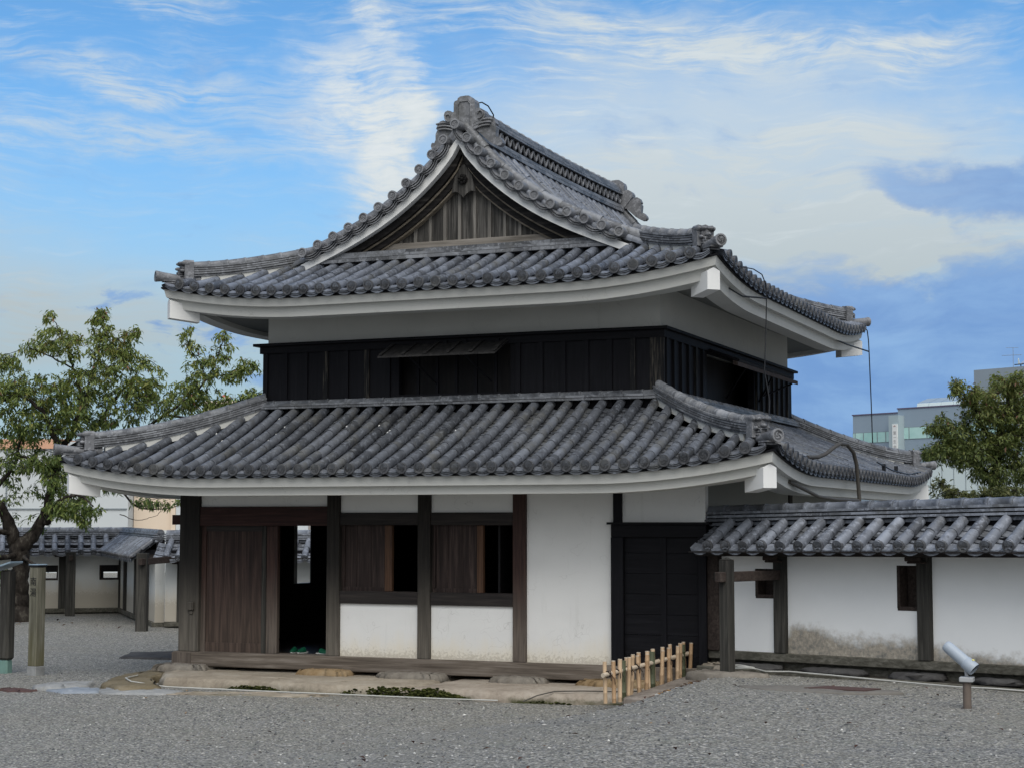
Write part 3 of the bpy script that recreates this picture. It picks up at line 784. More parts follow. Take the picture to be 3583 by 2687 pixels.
# propped-out shutters
a0, a1 = Vector((-10.93, 21.83, 2.485)), Vector((-9.13, 21.83, 2.485)); tilt = Vector((0, -.44, -.20))
W_AWN = mat('weathered_shutter_wood', m_wood((.010, .010, .010), (.028, .027, .027), (.060, .057, .053), 'Y'), .8, .2)
aw = part(MB().obox(a0, a1 - a0, tilt, Vector((0, .015, .028))), 'awning_shutter', W_AWN, label='grey-black board shutter propped out over the front upper window')
for i in range(6): part(MB().obox(a0 + Vector((.02 + .345 * i, -.02, .03)), Vector((.05, 0, 0)), tilt * .93, Vector((0, .008, .014))), 'shutter_batten', W_AWN, aw)
part(MB().tube([(-10.45, 21.42, 2.29), (-10.25, 21.9, 1.95)], .012, 5), 'prop_stick', W_BLACK, aw)
part(MB().tube([(-9.6, 21.42, 2.29), (-9.4, 21.9, 1.95)], .012, 5), 'prop_stick', W_BLACK, aw)
for x in (-10.6, -10.1, -9.8, -9.3): part(MB().box(x, x + .06, 21.80, 21.84, 2.47, 2.54), 'hinge_lug', W_BLACKX, aw)
b0 = Vector((UX1 + .10, 23.95, 2.47)); b1 = Vector((UX1 + .10, 28.2, 2.47)); tl2 = Vector((.44, 0, -.17))
aw2 = part(MB().obox(b0, Vector((0, 3.2, 0)), tl2, Vector((.012, 0, .028))), 'awning_shutter', W_BLACKX, label='long black shutter propped out on the right-hand side')
part(MB().obox(b0 + tl2 + Vector((-.06, -.1, -.05)), Vector((.07, 0, -.02)), Vector((0, 3.75, 0)), Vector((0, 0, .06))), 'shutter_edge_bar', W_BRACE, aw2)
part(MB().tube([(UX1 + .48, 24.6, 2.27), (UX1 + .06, 25.0, 1.85)], .014, 5), 'prop_stick', W_BLACK, aw2)
part(MB().tube([(UX1 + .48, 26.2, 2.27), (UX1 + .06, 26.9, 1.9)], .016, 5), 'prop_stick', W_BLACK, aw2)
part(MB().tube([(UX1 + .45, 27.6, 2.25), (UX1 + .1, 26.9, 2.0)], .016, 5), 'prop_stick', W_BLACK, aw2)

# lower roof
hl = lambda d: .70 + .355 * d + .042 * d * d
LR = HipRoof(XL - 1.24, XR + 1.24, YF - 1.24, YB + 1.24, hl, .26, 2.4)
mb = MB(); dm = mb
for k in ('front', 'right', 'left', 'back'): tile_side(mb, dm, LR, k, lambda t: min(t - .07, 2.06))
fs = LR.side('front'); mb.cur = 2
for i in range(70):                                   # dabs of old mortar squeezed out beside the cover tiles
    q = rng.randint(5, 34); u = LR.x0 + PITCH_T * (q + .5) * 1.0006 + rng.choice((-1, 1)) * .072; dd_ = rng.gauss(1.35, .38)
    if .2 < dd_ < 1.95:
        p, t, nn = frame_at(fs[0], u, dd_, fs[1]); mb.ellipsoid(p - nn * .02, t * rng.uniform(.012, .035), Vector((rng.uniform(.008, .016), 0, 0)), nn * .014, 6, 4, .5)
mb.cur = 0
low = part(mb, 'lower_roof', [TILE_LOW, TILE_DISC, PLA], label='lower tiled skirt roof')
mb = MB(); LR.sweep(mb, [(.03, -.115), (.03, -.09), (.5, -.09), (.5, -.115)]); part(mb, 'eave_batten', W_BLACK, low)
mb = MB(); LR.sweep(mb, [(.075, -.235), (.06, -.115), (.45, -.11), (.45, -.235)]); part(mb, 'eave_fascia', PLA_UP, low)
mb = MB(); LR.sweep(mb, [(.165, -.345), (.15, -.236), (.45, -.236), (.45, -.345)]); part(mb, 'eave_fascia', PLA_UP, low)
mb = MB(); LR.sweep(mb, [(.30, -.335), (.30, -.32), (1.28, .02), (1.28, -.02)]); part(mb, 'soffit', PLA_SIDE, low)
# upper roof
D_ = np.array([0, .6, 1.24, 1.77, 2.03, 2.27, 2.52, 2.74, 2.97, 3.2, 3.4, 3.61, 3.79, 3.96, 4.16])
Z_ = np.array([3.23, 3.44, 3.68, 3.90, 4.00, 4.11, 4.23, 4.34, 4.47, 4.61, 4.77, 4.96, 5.14, 5.34, 5.56])
PU = np.polyfit(D_, Z_, 5)
hu = lambda d: float(np.polyval(PU, d)) if d > 0 else 3.23 + .33 * d
UR = HipRoof(UX0 - 1.16, UX1 + 1.16, UY0 - 1.16, UY1 + 1.16, hu, .25, 2.3)
UXC = (UX0 + UX1) / 2; HALF = UXC - UR.x0
mb = MB(); dm = mb
for k in ('front', 'back'): tile_side(mb, dm, UR, k, lambda t: min(t - .07, 1.56))
for k in ('right', 'left'): tile_side(mb, dm, UR, k, lambda t: (t - .07) if t < 1.36 else HALF - .12)
up_ = part(mb, 'upper_roof', [TILE, TILE_DISC], label='upper hip-and-gable tiled roof')
mb = MB(); UR.sweep(mb, [(.03, -.115), (.03, -.09), (.5, -.09), (.5, -.115)]); part(mb, 'eave_batten', W_BLACK, up_)
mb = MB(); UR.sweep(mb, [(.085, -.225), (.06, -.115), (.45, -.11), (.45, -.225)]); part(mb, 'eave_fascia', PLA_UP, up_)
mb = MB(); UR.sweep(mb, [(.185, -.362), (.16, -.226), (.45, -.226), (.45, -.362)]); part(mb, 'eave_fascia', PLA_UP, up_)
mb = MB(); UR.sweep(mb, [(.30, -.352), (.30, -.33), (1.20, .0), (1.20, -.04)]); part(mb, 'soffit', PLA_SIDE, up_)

def corner(roof, c, par, dtop, dm0=.34, tip=.03):
    sx, sy = (1, -1)[c[0]], (1, -1)[c[1]]
    out = Vector((-sx, -sy, 0)).normalized()
    n = 14; pts = []
    for i in range(n + 1):
        d = dm0 + (dtop - dm0) * i / n
        p = roof.hip(c, d); p.z += .03 + .025 * (1 - i / n) ; pts.append(p)
    mb = MB(); stack(mb, pts, None, [(.0, .027, .085), (.034, .058, .10), (.066, .090, .10), (.098, .122, .10), (.130, .154, .105)], .066, .150)
    hr = part(mb, 'hip_ridge', TILE_RIDGE, par)
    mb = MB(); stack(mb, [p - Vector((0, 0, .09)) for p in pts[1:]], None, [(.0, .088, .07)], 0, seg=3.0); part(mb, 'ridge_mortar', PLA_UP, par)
    mp = roof.hip(c, dm0 - .05); mp.z += .025
    mb = MB(); mask_tile(mb, mp, out); part(mb, 'demon_face_tile', TILE_ORN, par, label='ridge-end tile carved as a snarling face')
    # flared round tile at the corner tip
    p0, p1 = roof.hip(c, dm0 + .1), roof.hip(c, -.0); p1 = p1 + Vector((0, 0, .055)) + out * tip
    mb = MB(); mb.tube([p0, p0.lerp(p1, .5) - Vector((0, 0, .012)), p0.lerp(p1, .85), p1], [.062, .062, .068, .082], 14, .55)
    ax = (p1 - p0.lerp(p1, .6)).normalized()
    disc(mb, p1, ax, Vector((0, 0, 1)), .082, .75)
    for k_ in (0, 1):                                  # curved lips under it
        mb.obox(p1 - out * .30 - Vector((out.y, -out.x, 0)) * .09 - Vector((0, 0, .075 + .03 * k_)), out * (.20 - .05 * k_), Vector((out.y, -out.x, 0)) * .18, Vector((0, 0, .02)), .3)
    part(mb, 'corner_tip_tile', TILE_ORN, par)
    # white boxed hip-rafter end with a peaked top
    a = roof.hip(c, .46); a.z = roof.h(0) + roof.L * .55 - .235
    sd = Vector((out.y, -out.x, 0)); dn = Vector((0, 0, -1)); ob = (out + Vector((0, 0, .16))).normalized()
    pent = [(-.09, -.205), (.09, -.205), (.09, .035), (0, .08), (-.09, .035)]
    q = a + out * .49
    f0_ = lambda x, z: q + sd * x + Vector((0, 0, z)) + ob * 0
    f1_ = lambda x, z: q + sd * x + Vector((0, 0, z)) - ob * .44 + Vector((0, 0, .02))
    mb = MB(); mb.prism(pent, f0_, f1_); part(mb, 'hip_rafter_end', PLA, par, .006, 'white plastered hip rafter end')
for c in ((0, 0), (1, 0), (0, 1), (1, 1)):
    corner(LR, c, low, 2.10)
    corner(UR, c, up_, 1.66)
# flat tiles where the lower roof meets the upper storey
mb = MB()
loop = [(UX0 - .10, UY0 - .10), (UX1 + .10, UY0 - .10), (UX1 + .10, UY1 + .10), (UX0 - .10, UY1 + .10), (UX0 - .10, UY0 - .10)]
zt = hl(2.04) + .03
for (x0, y0), (x1, y1) in zip(loop, loop[1:]):
    stack(mb, [(x0, y0, zt), (x1, y1, zt)], None, [(.015, .045, .085), (.053, .083, .07)], 0)
    stack(mb, [(x0, y0, zt + .045), (x1, y1, zt + .045)], None, [], .052, .03, .30, 0, .4)
part(mb, 'wall_flashing_tiles', TILE_RIDGE, low)
# gable: verge tiles, white and dark barge boards, boarded wall, pendant
def rake(off, dz):
    """point under the side slope at distance off from the centre line"""
    o = abs(off); d = HALF - o; sl = (hu(min(d + .02, HALF)) - hu(d - .02)) / .04
    return hu(min(d, 4.17)) + .04 - dz * math.sqrt(1 + min(sl, 1.15) ** 2)
def barge(y0, y1, dz0, dz1, omax, name, m, par, sgn=1, apex=True):
    mb = MB(); N = 26
    for s_ in (-1, 1):
        rings = []
        for i in range(N + 1):
            o = omax * i / N
            za, zb = rake(o, dz0), rake(o, dz1)
            o2 = o
            rings.append([(UXC + s_ * o, y0, za), (UXC + s_ * o2, y0, zb), (UXC + s_ * o2, y1, zb), (UXC + s_ * o, y1, za)])
        mb.loft(rings, True, False, True, .5, False)
    return part(mb, name, m, par)
for fy, sg in ((UY0 + .08, 1), (UY1 - .08, -1)):
    Yv = fy - sg * .10
    Yw = lambda a: fy + sg * a
    # verge tiles: short round tiles lying across the rake, discs to the front
    mb = MB(); dm = mb
    arc = [0]; N = 400; oo = np.linspace(0, 2.46, N); zz = [rake(o, 0) for o in oo]
    for i in range(1, N): arc.append(arc[-1] + math.hypot(oo[i] - oo[i - 1], zz[i] - zz[i - 1]))
    sp = arc[-1] / 11
    for s_ in (-1, 1):
        for i in range(12):
            if i == 0 and s_ < 0: continue
            j = min(N - 1, int(np.searchsorted(arc, i * sp))); o = oo[j]; zc = rake(o, 0) + .02
            c = Vector((UXC + s_ * o, Yv, zc))
            tn = rng.gauss(.6, .12)
            mb.tube([c, c + Vector((0, sg * .12, .004)), c + Vector((0, sg * .30, .012))], [.068, .065, .060], 12, tn)
            disc(dm, c, Vector((0, -sg, 0)), Vector((0, 0, 1)), .073, rng.gauss(.78, .1))
            if i < 11:
                j2 = min(N - 1, int(np.searchsorted(arc, (i + .5) * sp))); o2 = oo[j2]; z2 = rake(o2, 0)
                tx = Vector((s_ * (oo[min(N - 1, j2 + 3)] - oo[j2 - 3]), 0, zz[min(N - 1, j2 + 3)] - zz[j2 - 3])).normalized(); nn = Vector((-tx.z * s_, 0, tx.x * s_)); nn = nn if nn.z > 0 else -nn
                for kk in range(3):                    # curved lips between the discs
                    A, Bq, C = [], [], []
                    for x in (-.5, -.25, 0, .25, .5):
                        q = Vector((UXC + s_ * o2, Yv + sg * (.03 + .012 * kk), z2)) + tx * x * sp + nn * (-.012 - .030 * kk - .045 * (1 - (2 * x) ** 2))
                        A.append(q); Bq.append(q - nn * .018); C.append(q + Vector((0, sg * .25, 0)))
                    mb.loft([Bq, A, C], False, False, False, .5 + .12 * (kk == 0), False)
    vg = part(mb, 'verge_tiles', TILE_ORN, up_)
    # raised round-tile row that runs down behind them
    mb = MB()
    for s_ in (-1, 1):
        S_ = lambda u, d: Vector((UXC + s_ * (HALF - d), u, hu(d) + .115))
        round_row(mb, S_, Yw(.20), Vector((0, 1, 0)), 1.50, HALF - .05, .078, .30, .62)
        stack(mb, [(UXC + s_ * (HALF - d), Yw(.22), hu(d)) for d in np.linspace(1.5, HALF - .1, 16)], None, [(.0, .07, .09)], 0)
    part(mb, 'verge_ridge', TILE_RIDGE, up_)
    barge(Yw(.02), Yw(.34), .100, .205, 2.55, 'barge_board', PLA, up_)
    barge(Yw(.13), Yw(.22), .205, .305, 2.40, 'inner_barge_board', W_BARGE, up_)
    barge(Yw(.19), Yw(.30), .298, .328, 2.2, 'barge_moulding', W_EDGE, up_)
    barge(Yw(.215), Yw(.34), .322, .405, 2.1, 'inner_barge_board', W_BARGE, up_)
    barge(Yw(.25), Yw(.38), .396, .426, 2.0, 'barge_moulding', W_EDGE, up_)
    zb = 3.93
    # boards with cover battens
    mb = MB(); n = 15; wb = .235
    for i in range(-7, 8):
        x0, x1 = UXC + (i - .5) * wb, UXC + (i + .5) * wb - .004
        z0, z1 = rake(max(abs(x0 - UXC), 0), .36), rake(max(abs(x1 - UXC), 0), .36)
        y0 = Yw(.36)
        if min(z0, z1) <= zb: continue
        mb.prism([(x0, zb), (x1, zb), (x1, z1), (x0, z0)], lambda x, z: (x, y0, z), lambda x, z: (x, Yw(.40), z))
    gw = part(mb, 'gable_boards', W_GABLE, up_)
    for i in range(-7, 7):
        x = UXC + (i + .5) * wb; z1 = rake(abs(x - UXC) + .03, .385)
        if z1 > zb + .06:
            mb = MB(); mb.box(x - .026, x + .022, min(Yw(.335), Yw(.36)), max(Yw(.335), Yw(.36)), zb, z1); part(mb, 'gable_batten', W_GBAT, gw)
    mb = MB(); mb.box(UXC - 1.75, UXC + 1.75, min(Yw(.28), Yw(.40)), max(Yw(.28), Yw(.40)), 3.93, 4.045); part(mb, 'gable_beam', W_GBEAM, up_, .006)
    mb = MB()
    stack(mb, [(UXC - 2.35, Yw(.20), 3.78), (UXC + 2.35, Yw(.20), 3.78)], None, [(.0, .05, .15), (.058, .095, .13), (.10, .145, .10)], 0)
    part(mb, 'gable_foot_tiles', TILE_RIDGE, up_)
    # pendant with a carved rosette
    zt_ = rake(0, .425)
    pen = [(-.02, zt_), (-.13, zt_ - .16), (-.165, zt_ - .30), (-.185, zt_ - .40), (-.12, zt_ - .385), (-.05, zt_ - .42), (0, zt_ - .48), (.05, zt_ - .42), (.12, zt_ - .385), (.185, zt_ - .40), (.165, zt_ - .30), (.13, zt_ - .16), (.02, zt_)]
    mb = MB(); mb.prism([(UXC + x, z) for x, z in pen], lambda x, z: (x, Yw(.20), z), lambda x, z: (x, Yw(.255), z))
    pd = part(mb, 'gable_pendant', W_GABLE, up_)
    mb = MB(); c = Vector((UXC, Yw(.17), zt_ - .22))
    for i in range(7):
        a_ = 2 * math.pi * i / 7; mb.ellipsoid(c + Vector((math.cos(a_) * .05, 0, math.sin(a_) * .05)), Vector((.03, 0, 0)), Vector((0, .035, 0)), Vector((0, 0, .03)), 8, 5)
    mb.ellipsoid(c, Vector((.035, 0, 0)), Vector((0, .06, 0)), Vector((0, 0, .035)), 8, 5)
    part(mb, 'pendant_rosette', W_BARGE, up_)
# main ridge, with its band of interlocking ring tiles
mb = MB()
ry0, ry1 = UY0 + .40, UY1 - .40
rp = [(UXC, y, 5.44 + .05 * ((y - 25.56) / 3.3) ** 2) for y in np.linspace(ry0, ry1, 24)]
stack(mb, rp, None, [(.02, .075, .20), (.085, .12, .185), (.125, .155, .165)], 0)
stack(mb, rp, None, [(.345, .380, .175), (.388, .420, .165), (.428, .46, .145), (.467, .50, .12)], .085, .475, .30)
rd = part(mb, 'main_ridge', TILE_RIDGE, up_)
part(MB().box(UXC - .11, UXC + .11, ry0, ry1, 5.58, 5.79), 'ridge_core', W_BLACK, up_)
ylen = ry1 - ry0; nr = 30
for s_ in (-1, 1):
    mb = MB()
    for i in range(nr):
        yc = ry0 + .05 + (ylen - .1) * (i + .5) / nr; zc = 5.44 + .05 * ((yc - 25.56) / 3.3) ** 2 + .25
        wv = (ylen - .1) / nr; P_ = []
        for j in range(9):
            t = j / 8; P_.append(Vector((UXC + s_ * .135, yc + (t - .5) * wv, zc + .066 * math.sin(2 * math.pi * t))))
        mb.tube(P_, .023, 5, rng.gauss(.6, .1))
    part(mb, 'ring_tile_band', TILE_ORN, up_)
ON_C = [(-.056, 5.60), (-.088, 5.759), (-.129, 5.725), (-.203, 5.72), (-.253, 5.759), (-.286, 5.807), (-.294, 5.854), (-.278, 5.898), (-.236, 5.917), (-.187, 5.905), (-.154, 5.883), (-.138, 5.89), (-.137, 6.014), (-.122, 6.043), (-.081, 6.054), (-.073, 6.084), (-.032, 6.106), (.029, 6.108), (.05, 6.111), (.103, 6.105), (.139, 6.071), (.176, 6.052), (.196, 6.005), (.201, 5.899), (.229, 5.915), (.277, 5.91), (.326, 5.879), (.354, 5.831), (.35, 5.779), (.318, 5.745), (.20, 5.60)]
ON_L = [(.02, 5.70), (-.17, 5.72), (-.318, 5.788), (-.368, 5.777), (-.409, 5.735), (-.434, 5.669), (-.392, 5.673), (-.417, 5.645), (-.442, 5.593), (-.441, 5.51), (-.466, 5.459), (-.483, 5.475), (-.507, 5.462), (-.516, 5.425), (-.499, 5.37), (-.449, 5.343), (-.392, 5.384), (-.334, 5.432), (-.154, 5.60), (.02, 5.60)]
ON_R = [(.02, 5.70), (.156, 5.714), (.318, 5.735), (.383, 5.765), (.431, 5.772), (.479, 5.745), (.511, 5.674), (.495, 5.653), (.515, 5.621), (.507, 5.547), (.503, 5.488), (.535, 5.47), (.559, 5.475), (.607, 5.419), (.615, 5.381), (.583, 5.346), (.527, 5.347), (.463, 5.379), (.407, 5.414), (.229, 5.58), (.02, 5.60)]
def ear(mb, poly, y0, y1, tone): mb.prism([(UXC + x, z) for x, z in poly], lambda x, z: (x, y0, z), lambda x, z: (x, y1, z), tone)
for ysg, Y0 in ((1, UY0 + .24), (-1, UY1 - .24)):
    mb = MB()
    ear(mb, ON_C, Y0, Y0 + ysg * .17, .55); ear(mb, ON_L, Y0 + ysg * .035, Y0 + ysg * .15, .35); ear(mb, ON_R, Y0 + ysg * .035, Y0 + ysg * .15, .35)
    # sunk panel outline, scroll eyes, cloud bands
    yb = Y0 - ysg * .012
    pl_ = [(-.075, 5.60), (-.07, 5.98), (-.05, 6.0), (-.04, 6.03), (.09, 6.03), (.105, 6.0), (.13, 5.98), (.125, 5.60)]
    mb.tube([(UXC + x, yb + ysg * .008, z) for x, z in pl_], .011, 5, .15)
    for cx, cz, dr_ in ((-.215, 5.82, 1), (.27, 5.83, -1)):
        mb.tube([(UXC + cx + dr_ * math.cos(a) * (.02 + .011 * a), yb, cz + math.sin(a) * (.02 + .011 * a)) for a in np.linspace(0, 5.0, 16)], .012, 5, .15)
    for s_, k0 in ((-1, .0), (1, .05)):
        for kk in range(3):
            zb_ = 5.70 - .045 * kk
            mb.tube([(UXC + s_ * (x + k0), yb + ysg * .02, zb_ + .045 * math.sin((x - .12) * 8)) for x in np.linspace(.12, .42 - .02 * kk, 9)], .015, 5, .62)
    part(mb, 'ridge_end_tile', TILE_ORN, up_, label='scrolled cloud-shaped end tile of the main ridge')
part(MB().tube([(UXC + .16, 22.34, 6.03), (UXC + .22, 22.36, 6.04), (UXC + .28, 22.45, 6.0), (UXC + .30, 22.6, 5.9), (UXC + .2, 22.8, 5.85)], .010, 6), 'ridge_wire', WIRE, up_)
# ------------------------------------------------------------------ ground
def sstep(x): x = max(0, min(1, x)); return x * x * (3 - 2 * x)
def gz(x, y):
    """eye-relative ground height: the right-hand yard lies higher than the left"""
    a = sstep((x + 8.6) / 4.2)
    near = sstep((y - 15.5) / 3.0)
    h = -2.2 + .42 * a
    b = sstep((x + 6.75) / 1.35)
    h2 = -2.2 + .40 * b
    z = h * (1 - near) + h2 * near
    z += .018 * math.sin(x * .7 + 1.3) * math.cos(y * .55) + .008 * math.sin(x * 2.1 + y * 1.7)
    return z
def ground_mesh():
    mb = MB()
    xs = sorted(set([-900, -400, -200, -120, -80, -60, -50, -42] + [round(-36 + .5 * i, 3) for i in range(0, 45)] + [round(-13.6 + .25 * i, 3) for i in range(0, 62)] + [2.5, 4, 6, 9, 14, 22, 40, 80, 200, 500, 900]))
    ys = sorted(set([-60, -20, -5, 0, 3, 5] + [round(6 + .25 * i, 3) for i in range(0, 66)] + [round(22.5 + .6 * i, 3) for i in range(0, 30)] + [44, 50, 60, 80, 120, 200, 400, 900, 2000]))
    V = [(x, y, gz(x, y)) for y in ys for x in xs]; nx = len(xs)
    F = [(j * nx + i, j * nx + i + 1, (j + 1) * nx + i + 1, (j + 1) * nx + i) for j in range(len(ys) - 1) for i in range(nx - 1)]
    mb.add(V, F, .5, True)
    return mb.build('ground', GRAVEL)
gr = ground_mesh(); gr['kind'] = 'structure'
# loose stones and dead leaves lying on it
def scatter_pebbles():
    mb = MB(); r_ = random.Random(3)
    for i in range(15000):
        y = 8.6 + 12.5 * (r_.random() ** 1.35); x = -.415 * y + (r_.random() - .5) * y * .72
        if y > 19.3 and -14 < x < -6.2: continue
        s = .006 + .010 * r_.random() ** 2.2; tn = r_.random() if r_.random() > .012 else 1.0
        if tn == 1.0: s *= 1.15
        z = gz(x, y); a = r_.random() * 6.28; ca, sa = math.cos(a), math.sin(a); fx, fy, fz = s * (.8 + r_.random()), s, s * (.45 + .5 * r_.random())
        P = [(x + ca * fx * dx - sa * fy * dy, y + sa * fx * dx + ca * fy * dy, z + .3 * fz + fz * dz) for dx, dy, dz in ((1, 0, .1), (.2, .9, -.1), (-.9, .3, .15), (-.3, -.95, 0), (.1, .1, .95), (0, 0, -.9))]
        mb.add(P, [(0, 1, 4), (1, 2, 4), (2, 3, 4), (3, 0, 4), (1, 0, 5), (2, 1, 5), (3, 2, 5), (0, 3, 5)], tn, False)
    return mb
tag(scatter_pebbles().build('loose_gravel', PEB), 'loose crushed stone and pale pebbles scattered over the yard', 'gravel', kind='stuff')
def leafquad(mb, p, dirv, nrm, L, W, tone, fold=.25, droop=.0):
    d = dirv.normalized(); s = d.cross(nrm)
    if s.length < 1e-4: s = Vector((1, 0, 0))
    s.normalize(); n = s.cross(d)
    m1 = p + d * L * .45 - Vector((0, 0, droop * L * .1)); t = p + d * L - Vector((0, 0, droop * L * .45))
    mb.add([p, m1 + s * W * .5 + n * fold * W * .5, t, m1 - s * W * .5 + n * fold * W * .5, m1], [(0, 1, 4), (1, 2, 4), (0, 4, 3), (4, 2, 3)], tone, False)
mb = MB(); r_ = random.Random(11)
def dead(x, y, s, tn):
    a = r_.random() * 6.28; leafquad(mb, Vector((x, y, gz(x, y) + .008)), Vector((math.cos(a), math.sin(a), r_.random() * .5)), Vector((0, 0, 1)), s, s * .5, tn, .6)
for i in range(230):
    y = 9 + 11 * r_.random(); x = -.41 * y + (r_.random() - .5) * y * .66
    if y > 19.3 and -14 < x < -6.2: continue
    dead(x, y, .03 + .045 * r_.random() ** 2, r_.random() * .6 if r_.random() > .12 else .9)
for i in range(420):                                          # drift against the curb
    t = r_.random(); dead(-6.30 + t * .30 + abs(r_.gauss(0, .10)), 19.25 + t * 1.45 + r_.gauss(0, .08), .035 + .05 * r_.random(), .35 + .6 * r_.random())
for i in range(120): dead(-25.5 + r_.gauss(0, 1.6), 30.4 + r_.gauss(0, .8), .05 + .08 * r_.random(), r_.random())
tag(mb.build('dead_leaves', DEADL), 'brown dead leaves lying on the gravel and drifted against the curb', 'leaves', kind='stuff')

# ------------------------------------------------------------------ roofed plaster walls
def roofed_wall(name, label, O, Dv, L, zb, slope, pitch, plaster, posts, holes, n_sign=1, back_rows=True, tone=TILE_FEN, z_eave=-.284, z_up=-.035, z_base=-1.70, kw=dict()):
    """O start (x, y), Dv unit direction, face towards N; all heights are given at the start and rise by slope"""
    D = Vector((Dv[0], Dv[1], 0)).normalized(); N = Vector((D.y, -D.x, 0)) * n_sign
    O = Vector((O[0], O[1], 0))
    root = thing(name, label, 'roofed wall', (O.x + D.x * L / 2, O.y + D.y * L / 2, z_base), None); root['kind'] = 'thing'
    P = lambda t, n, z: O + D * t + N * n + Vector((0, 0, z + slope * t))
    def bx(mb, t0, t1, n0, n1, z0, z1):
        return mb.hexa([P(t0, n0, z0), P(t1, n0, z0), P(t1, n1, z0), P(t0, n1, z0), P(t0, n0, z1), P(t1, n0, z1), P(t1, n1, z1), P(t0, n1, z1)])
    dz = zb
    # plaster with loopholes
    mb = MB(); cuts = sorted([(h[0], h[1], h[2], h[3]) for h in holes]); s = 0
    for a, b, c, d in cuts:
        bx(mb, s, a, -.10, .10, z_base + .10 + dz, -.30 + dz); bx(mb, a, b, -.10, .10, z_base + .10 + dz, c + dz); bx(mb, a, b, -.10, .10, d + dz, -.30 + dz); s = b
    bx(mb, s, L, -.10, .10, z_base + .10 + dz, -.30 + dz)
    o = mb.build('plaster_wall', plaster, root)
    for a, b, c, d in cuts:
        mb = MB(); bx(mb, a - .02, b + .0, -.08, .105, c + dz - .025, c + dz + .02); bx(mb, a - .025, a + .015, -.08, .105, c + dz, d + dz); bx(mb, b - .03, b + .0, -.08, .10, c + dz, d + dz)
        fr = mb.build('loophole_frame', W_BRACE, root)
        if kw.get('dark_holes', True):
            mb = MB(); bx(mb, a, b, -.13, -.105, c + dz, d + dz); mb.build('loophole_board', W_INT, root)
            mb = MB(); bx(mb, a + .015, a + (b - a) * .48, -.09, -.07, c + dz, d + dz); mb.build('loophole_lining', W_BRACE, root)
        else:
            mb = MB(); bx(mb, a, b, -.06, -.03, c + (d - c) * .50 + dz, d + dz); bx(mb, a, a + (b - a) * .18, -.06, -.03, c + dz, c + (d - c) * .5 + dz); mb.build('loophole_board', W_INT, root)
    mb = MB(); bx(mb, 0, L, -.14, .16, z_base + .0 + dz, z_base + .105 + dz); mb.build('sill_beam', W_FSILL, root, .008)
    mb = MB(); bx(mb, 0, L, -.12, .06, z_base - .5 + dz, z_base - .002 + dz); mb.build('footing', W_FSILL, root)
    mb = MB(); bx(mb, -.02, L, .05, .27, -.425 + dz, -.325 + dz); bx(mb, -.02, L, -.27, -.05, -.425 + dz, -.325 + dz); mb.build('wall_plate_beam', W_BEAM, root, .006)
    mb = MB(); bx(mb, .15, L, .30, .62, -.375 + dz, -.36 + dz); bx(mb, .02, L, .02, .30, -.325 + dz, -.30 + dz); mb.build('eave_board', W_BEAM, root)
    for t in posts:
        mb = MB(); bx(mb, t - .085, t + .085, .06, .17, z_base + .105 + dz, -.32 + dz); po = mb.build('post', W_GREYP, root, .008)
        mb = MB(); bx(mb, t - .22, t + .0, .09, .20, -.475 + dz, -.425 + dz); bx(mb, t - .19, t + .06, .09, .20, -.50 + dz, -.475 + dz); mb.build('post_bracket', W_BRACE, po, .01)
    # roof, both slopes
    mb = MB(); dm = mb; n = int(round(L / pitch)); p = L / n
    for sg in ((1, -1) if back_rows else (1,)):
        S = lambda u, d, sg=sg: O + D * u + N * sg * (.60 - d) + Vector((0, 0, z_eave + dz + slope * u + (z_up - z_eave) / .43 * d))
        for i in range(n):
            u = p * (i + .5) + kw.get('t0', 0)
            if u > L: continue
            round_row(mb, S, u, D, -.02, .46, .068, .24, rng.gauss(.5, .16))
            pt, t, nn = frame_at(S, u, -.02, D)
            disc(dm, pt, N * sg - t * .3, Vector((0, 0, 1)), .072, rng.gauss(.45, .15), swirl=sg > 0, mi=1)
        for i in range(n + 1):
            um = p * i + kw.get('t0', 0)
            pan_rows(mb, S, um - p / 2, um + p / 2, D, .46, .115, .038)
    mb.build('tile_roof', [tone, TILE_DISC], root)
    mb = MB(); bx(mb, .2, L, -.40, .40, -.31 + dz, -.21 + dz); bx(mb, 0, L, -.09, .09, -.21 + dz, .0 + dz); mb.build('roof_core', W_BLACK, root)
    mb = MB(); rp = [P(0, 0, dz), P(L * .5, 0, dz), P(L, 0, dz)]
    k = kw.get('ridge_rise', .0)
    rp = [Vector((q.x, q.y, q.z + k * i * L / 2)) for i, q in enumerate(rp)]
    stack(mb, rp, None, [(-.05, -.012, .115), (.006, .034, .165), (.050, .080, .155), (.096, .126, .145)], .078, .120, .30)
    mb.build('ridge', TILE_FEN, root)
    return root, P, bx, N, D

R1, P1, bx1, N1, D1 = roofed_wall('roofed_plaster_wall', 'white plastered boundary wall with tiled coping running right from the turret', (-6.08, 21.2), (.929, -.37), 9.4, 0.0, .0095, .266, FPLA,
    [1.18, 3.165, 5.15, 7.14], [(.81, 1.10, -.915, -.58), (2.815, 3.09, -1.015, -.525), (4.8, 5.08, -1.0, -.52)], kw=dict(t0=.316, ridge_rise=.008))
mb = MB(); bx1(mb, .05, .27, .05, .19, -1.6, -.42); mb.build('post', W_BRACE, R1, .008)
mb = MB(); bx1(mb, 1.005, 1.145, 1.0, 1.13, -1.95, -.455); pk = [P1(1.005, 1.0, -.455), P1(1.145, 1.0, -.455), P1(1.145, 1.13, -.455), P1(1.005, 1.13, -.455)]
cpk = P1(1.075, 1.065, -.425); mb.add(pk + [cpk], [(0, 1, 4), (1, 2, 4), (2, 3, 4), (3, 0, 4)])
sp = mb.build('support_post', W_GREYP, R1, .01); sp['label'] = 'dark square buttress post standing in front of the wall'
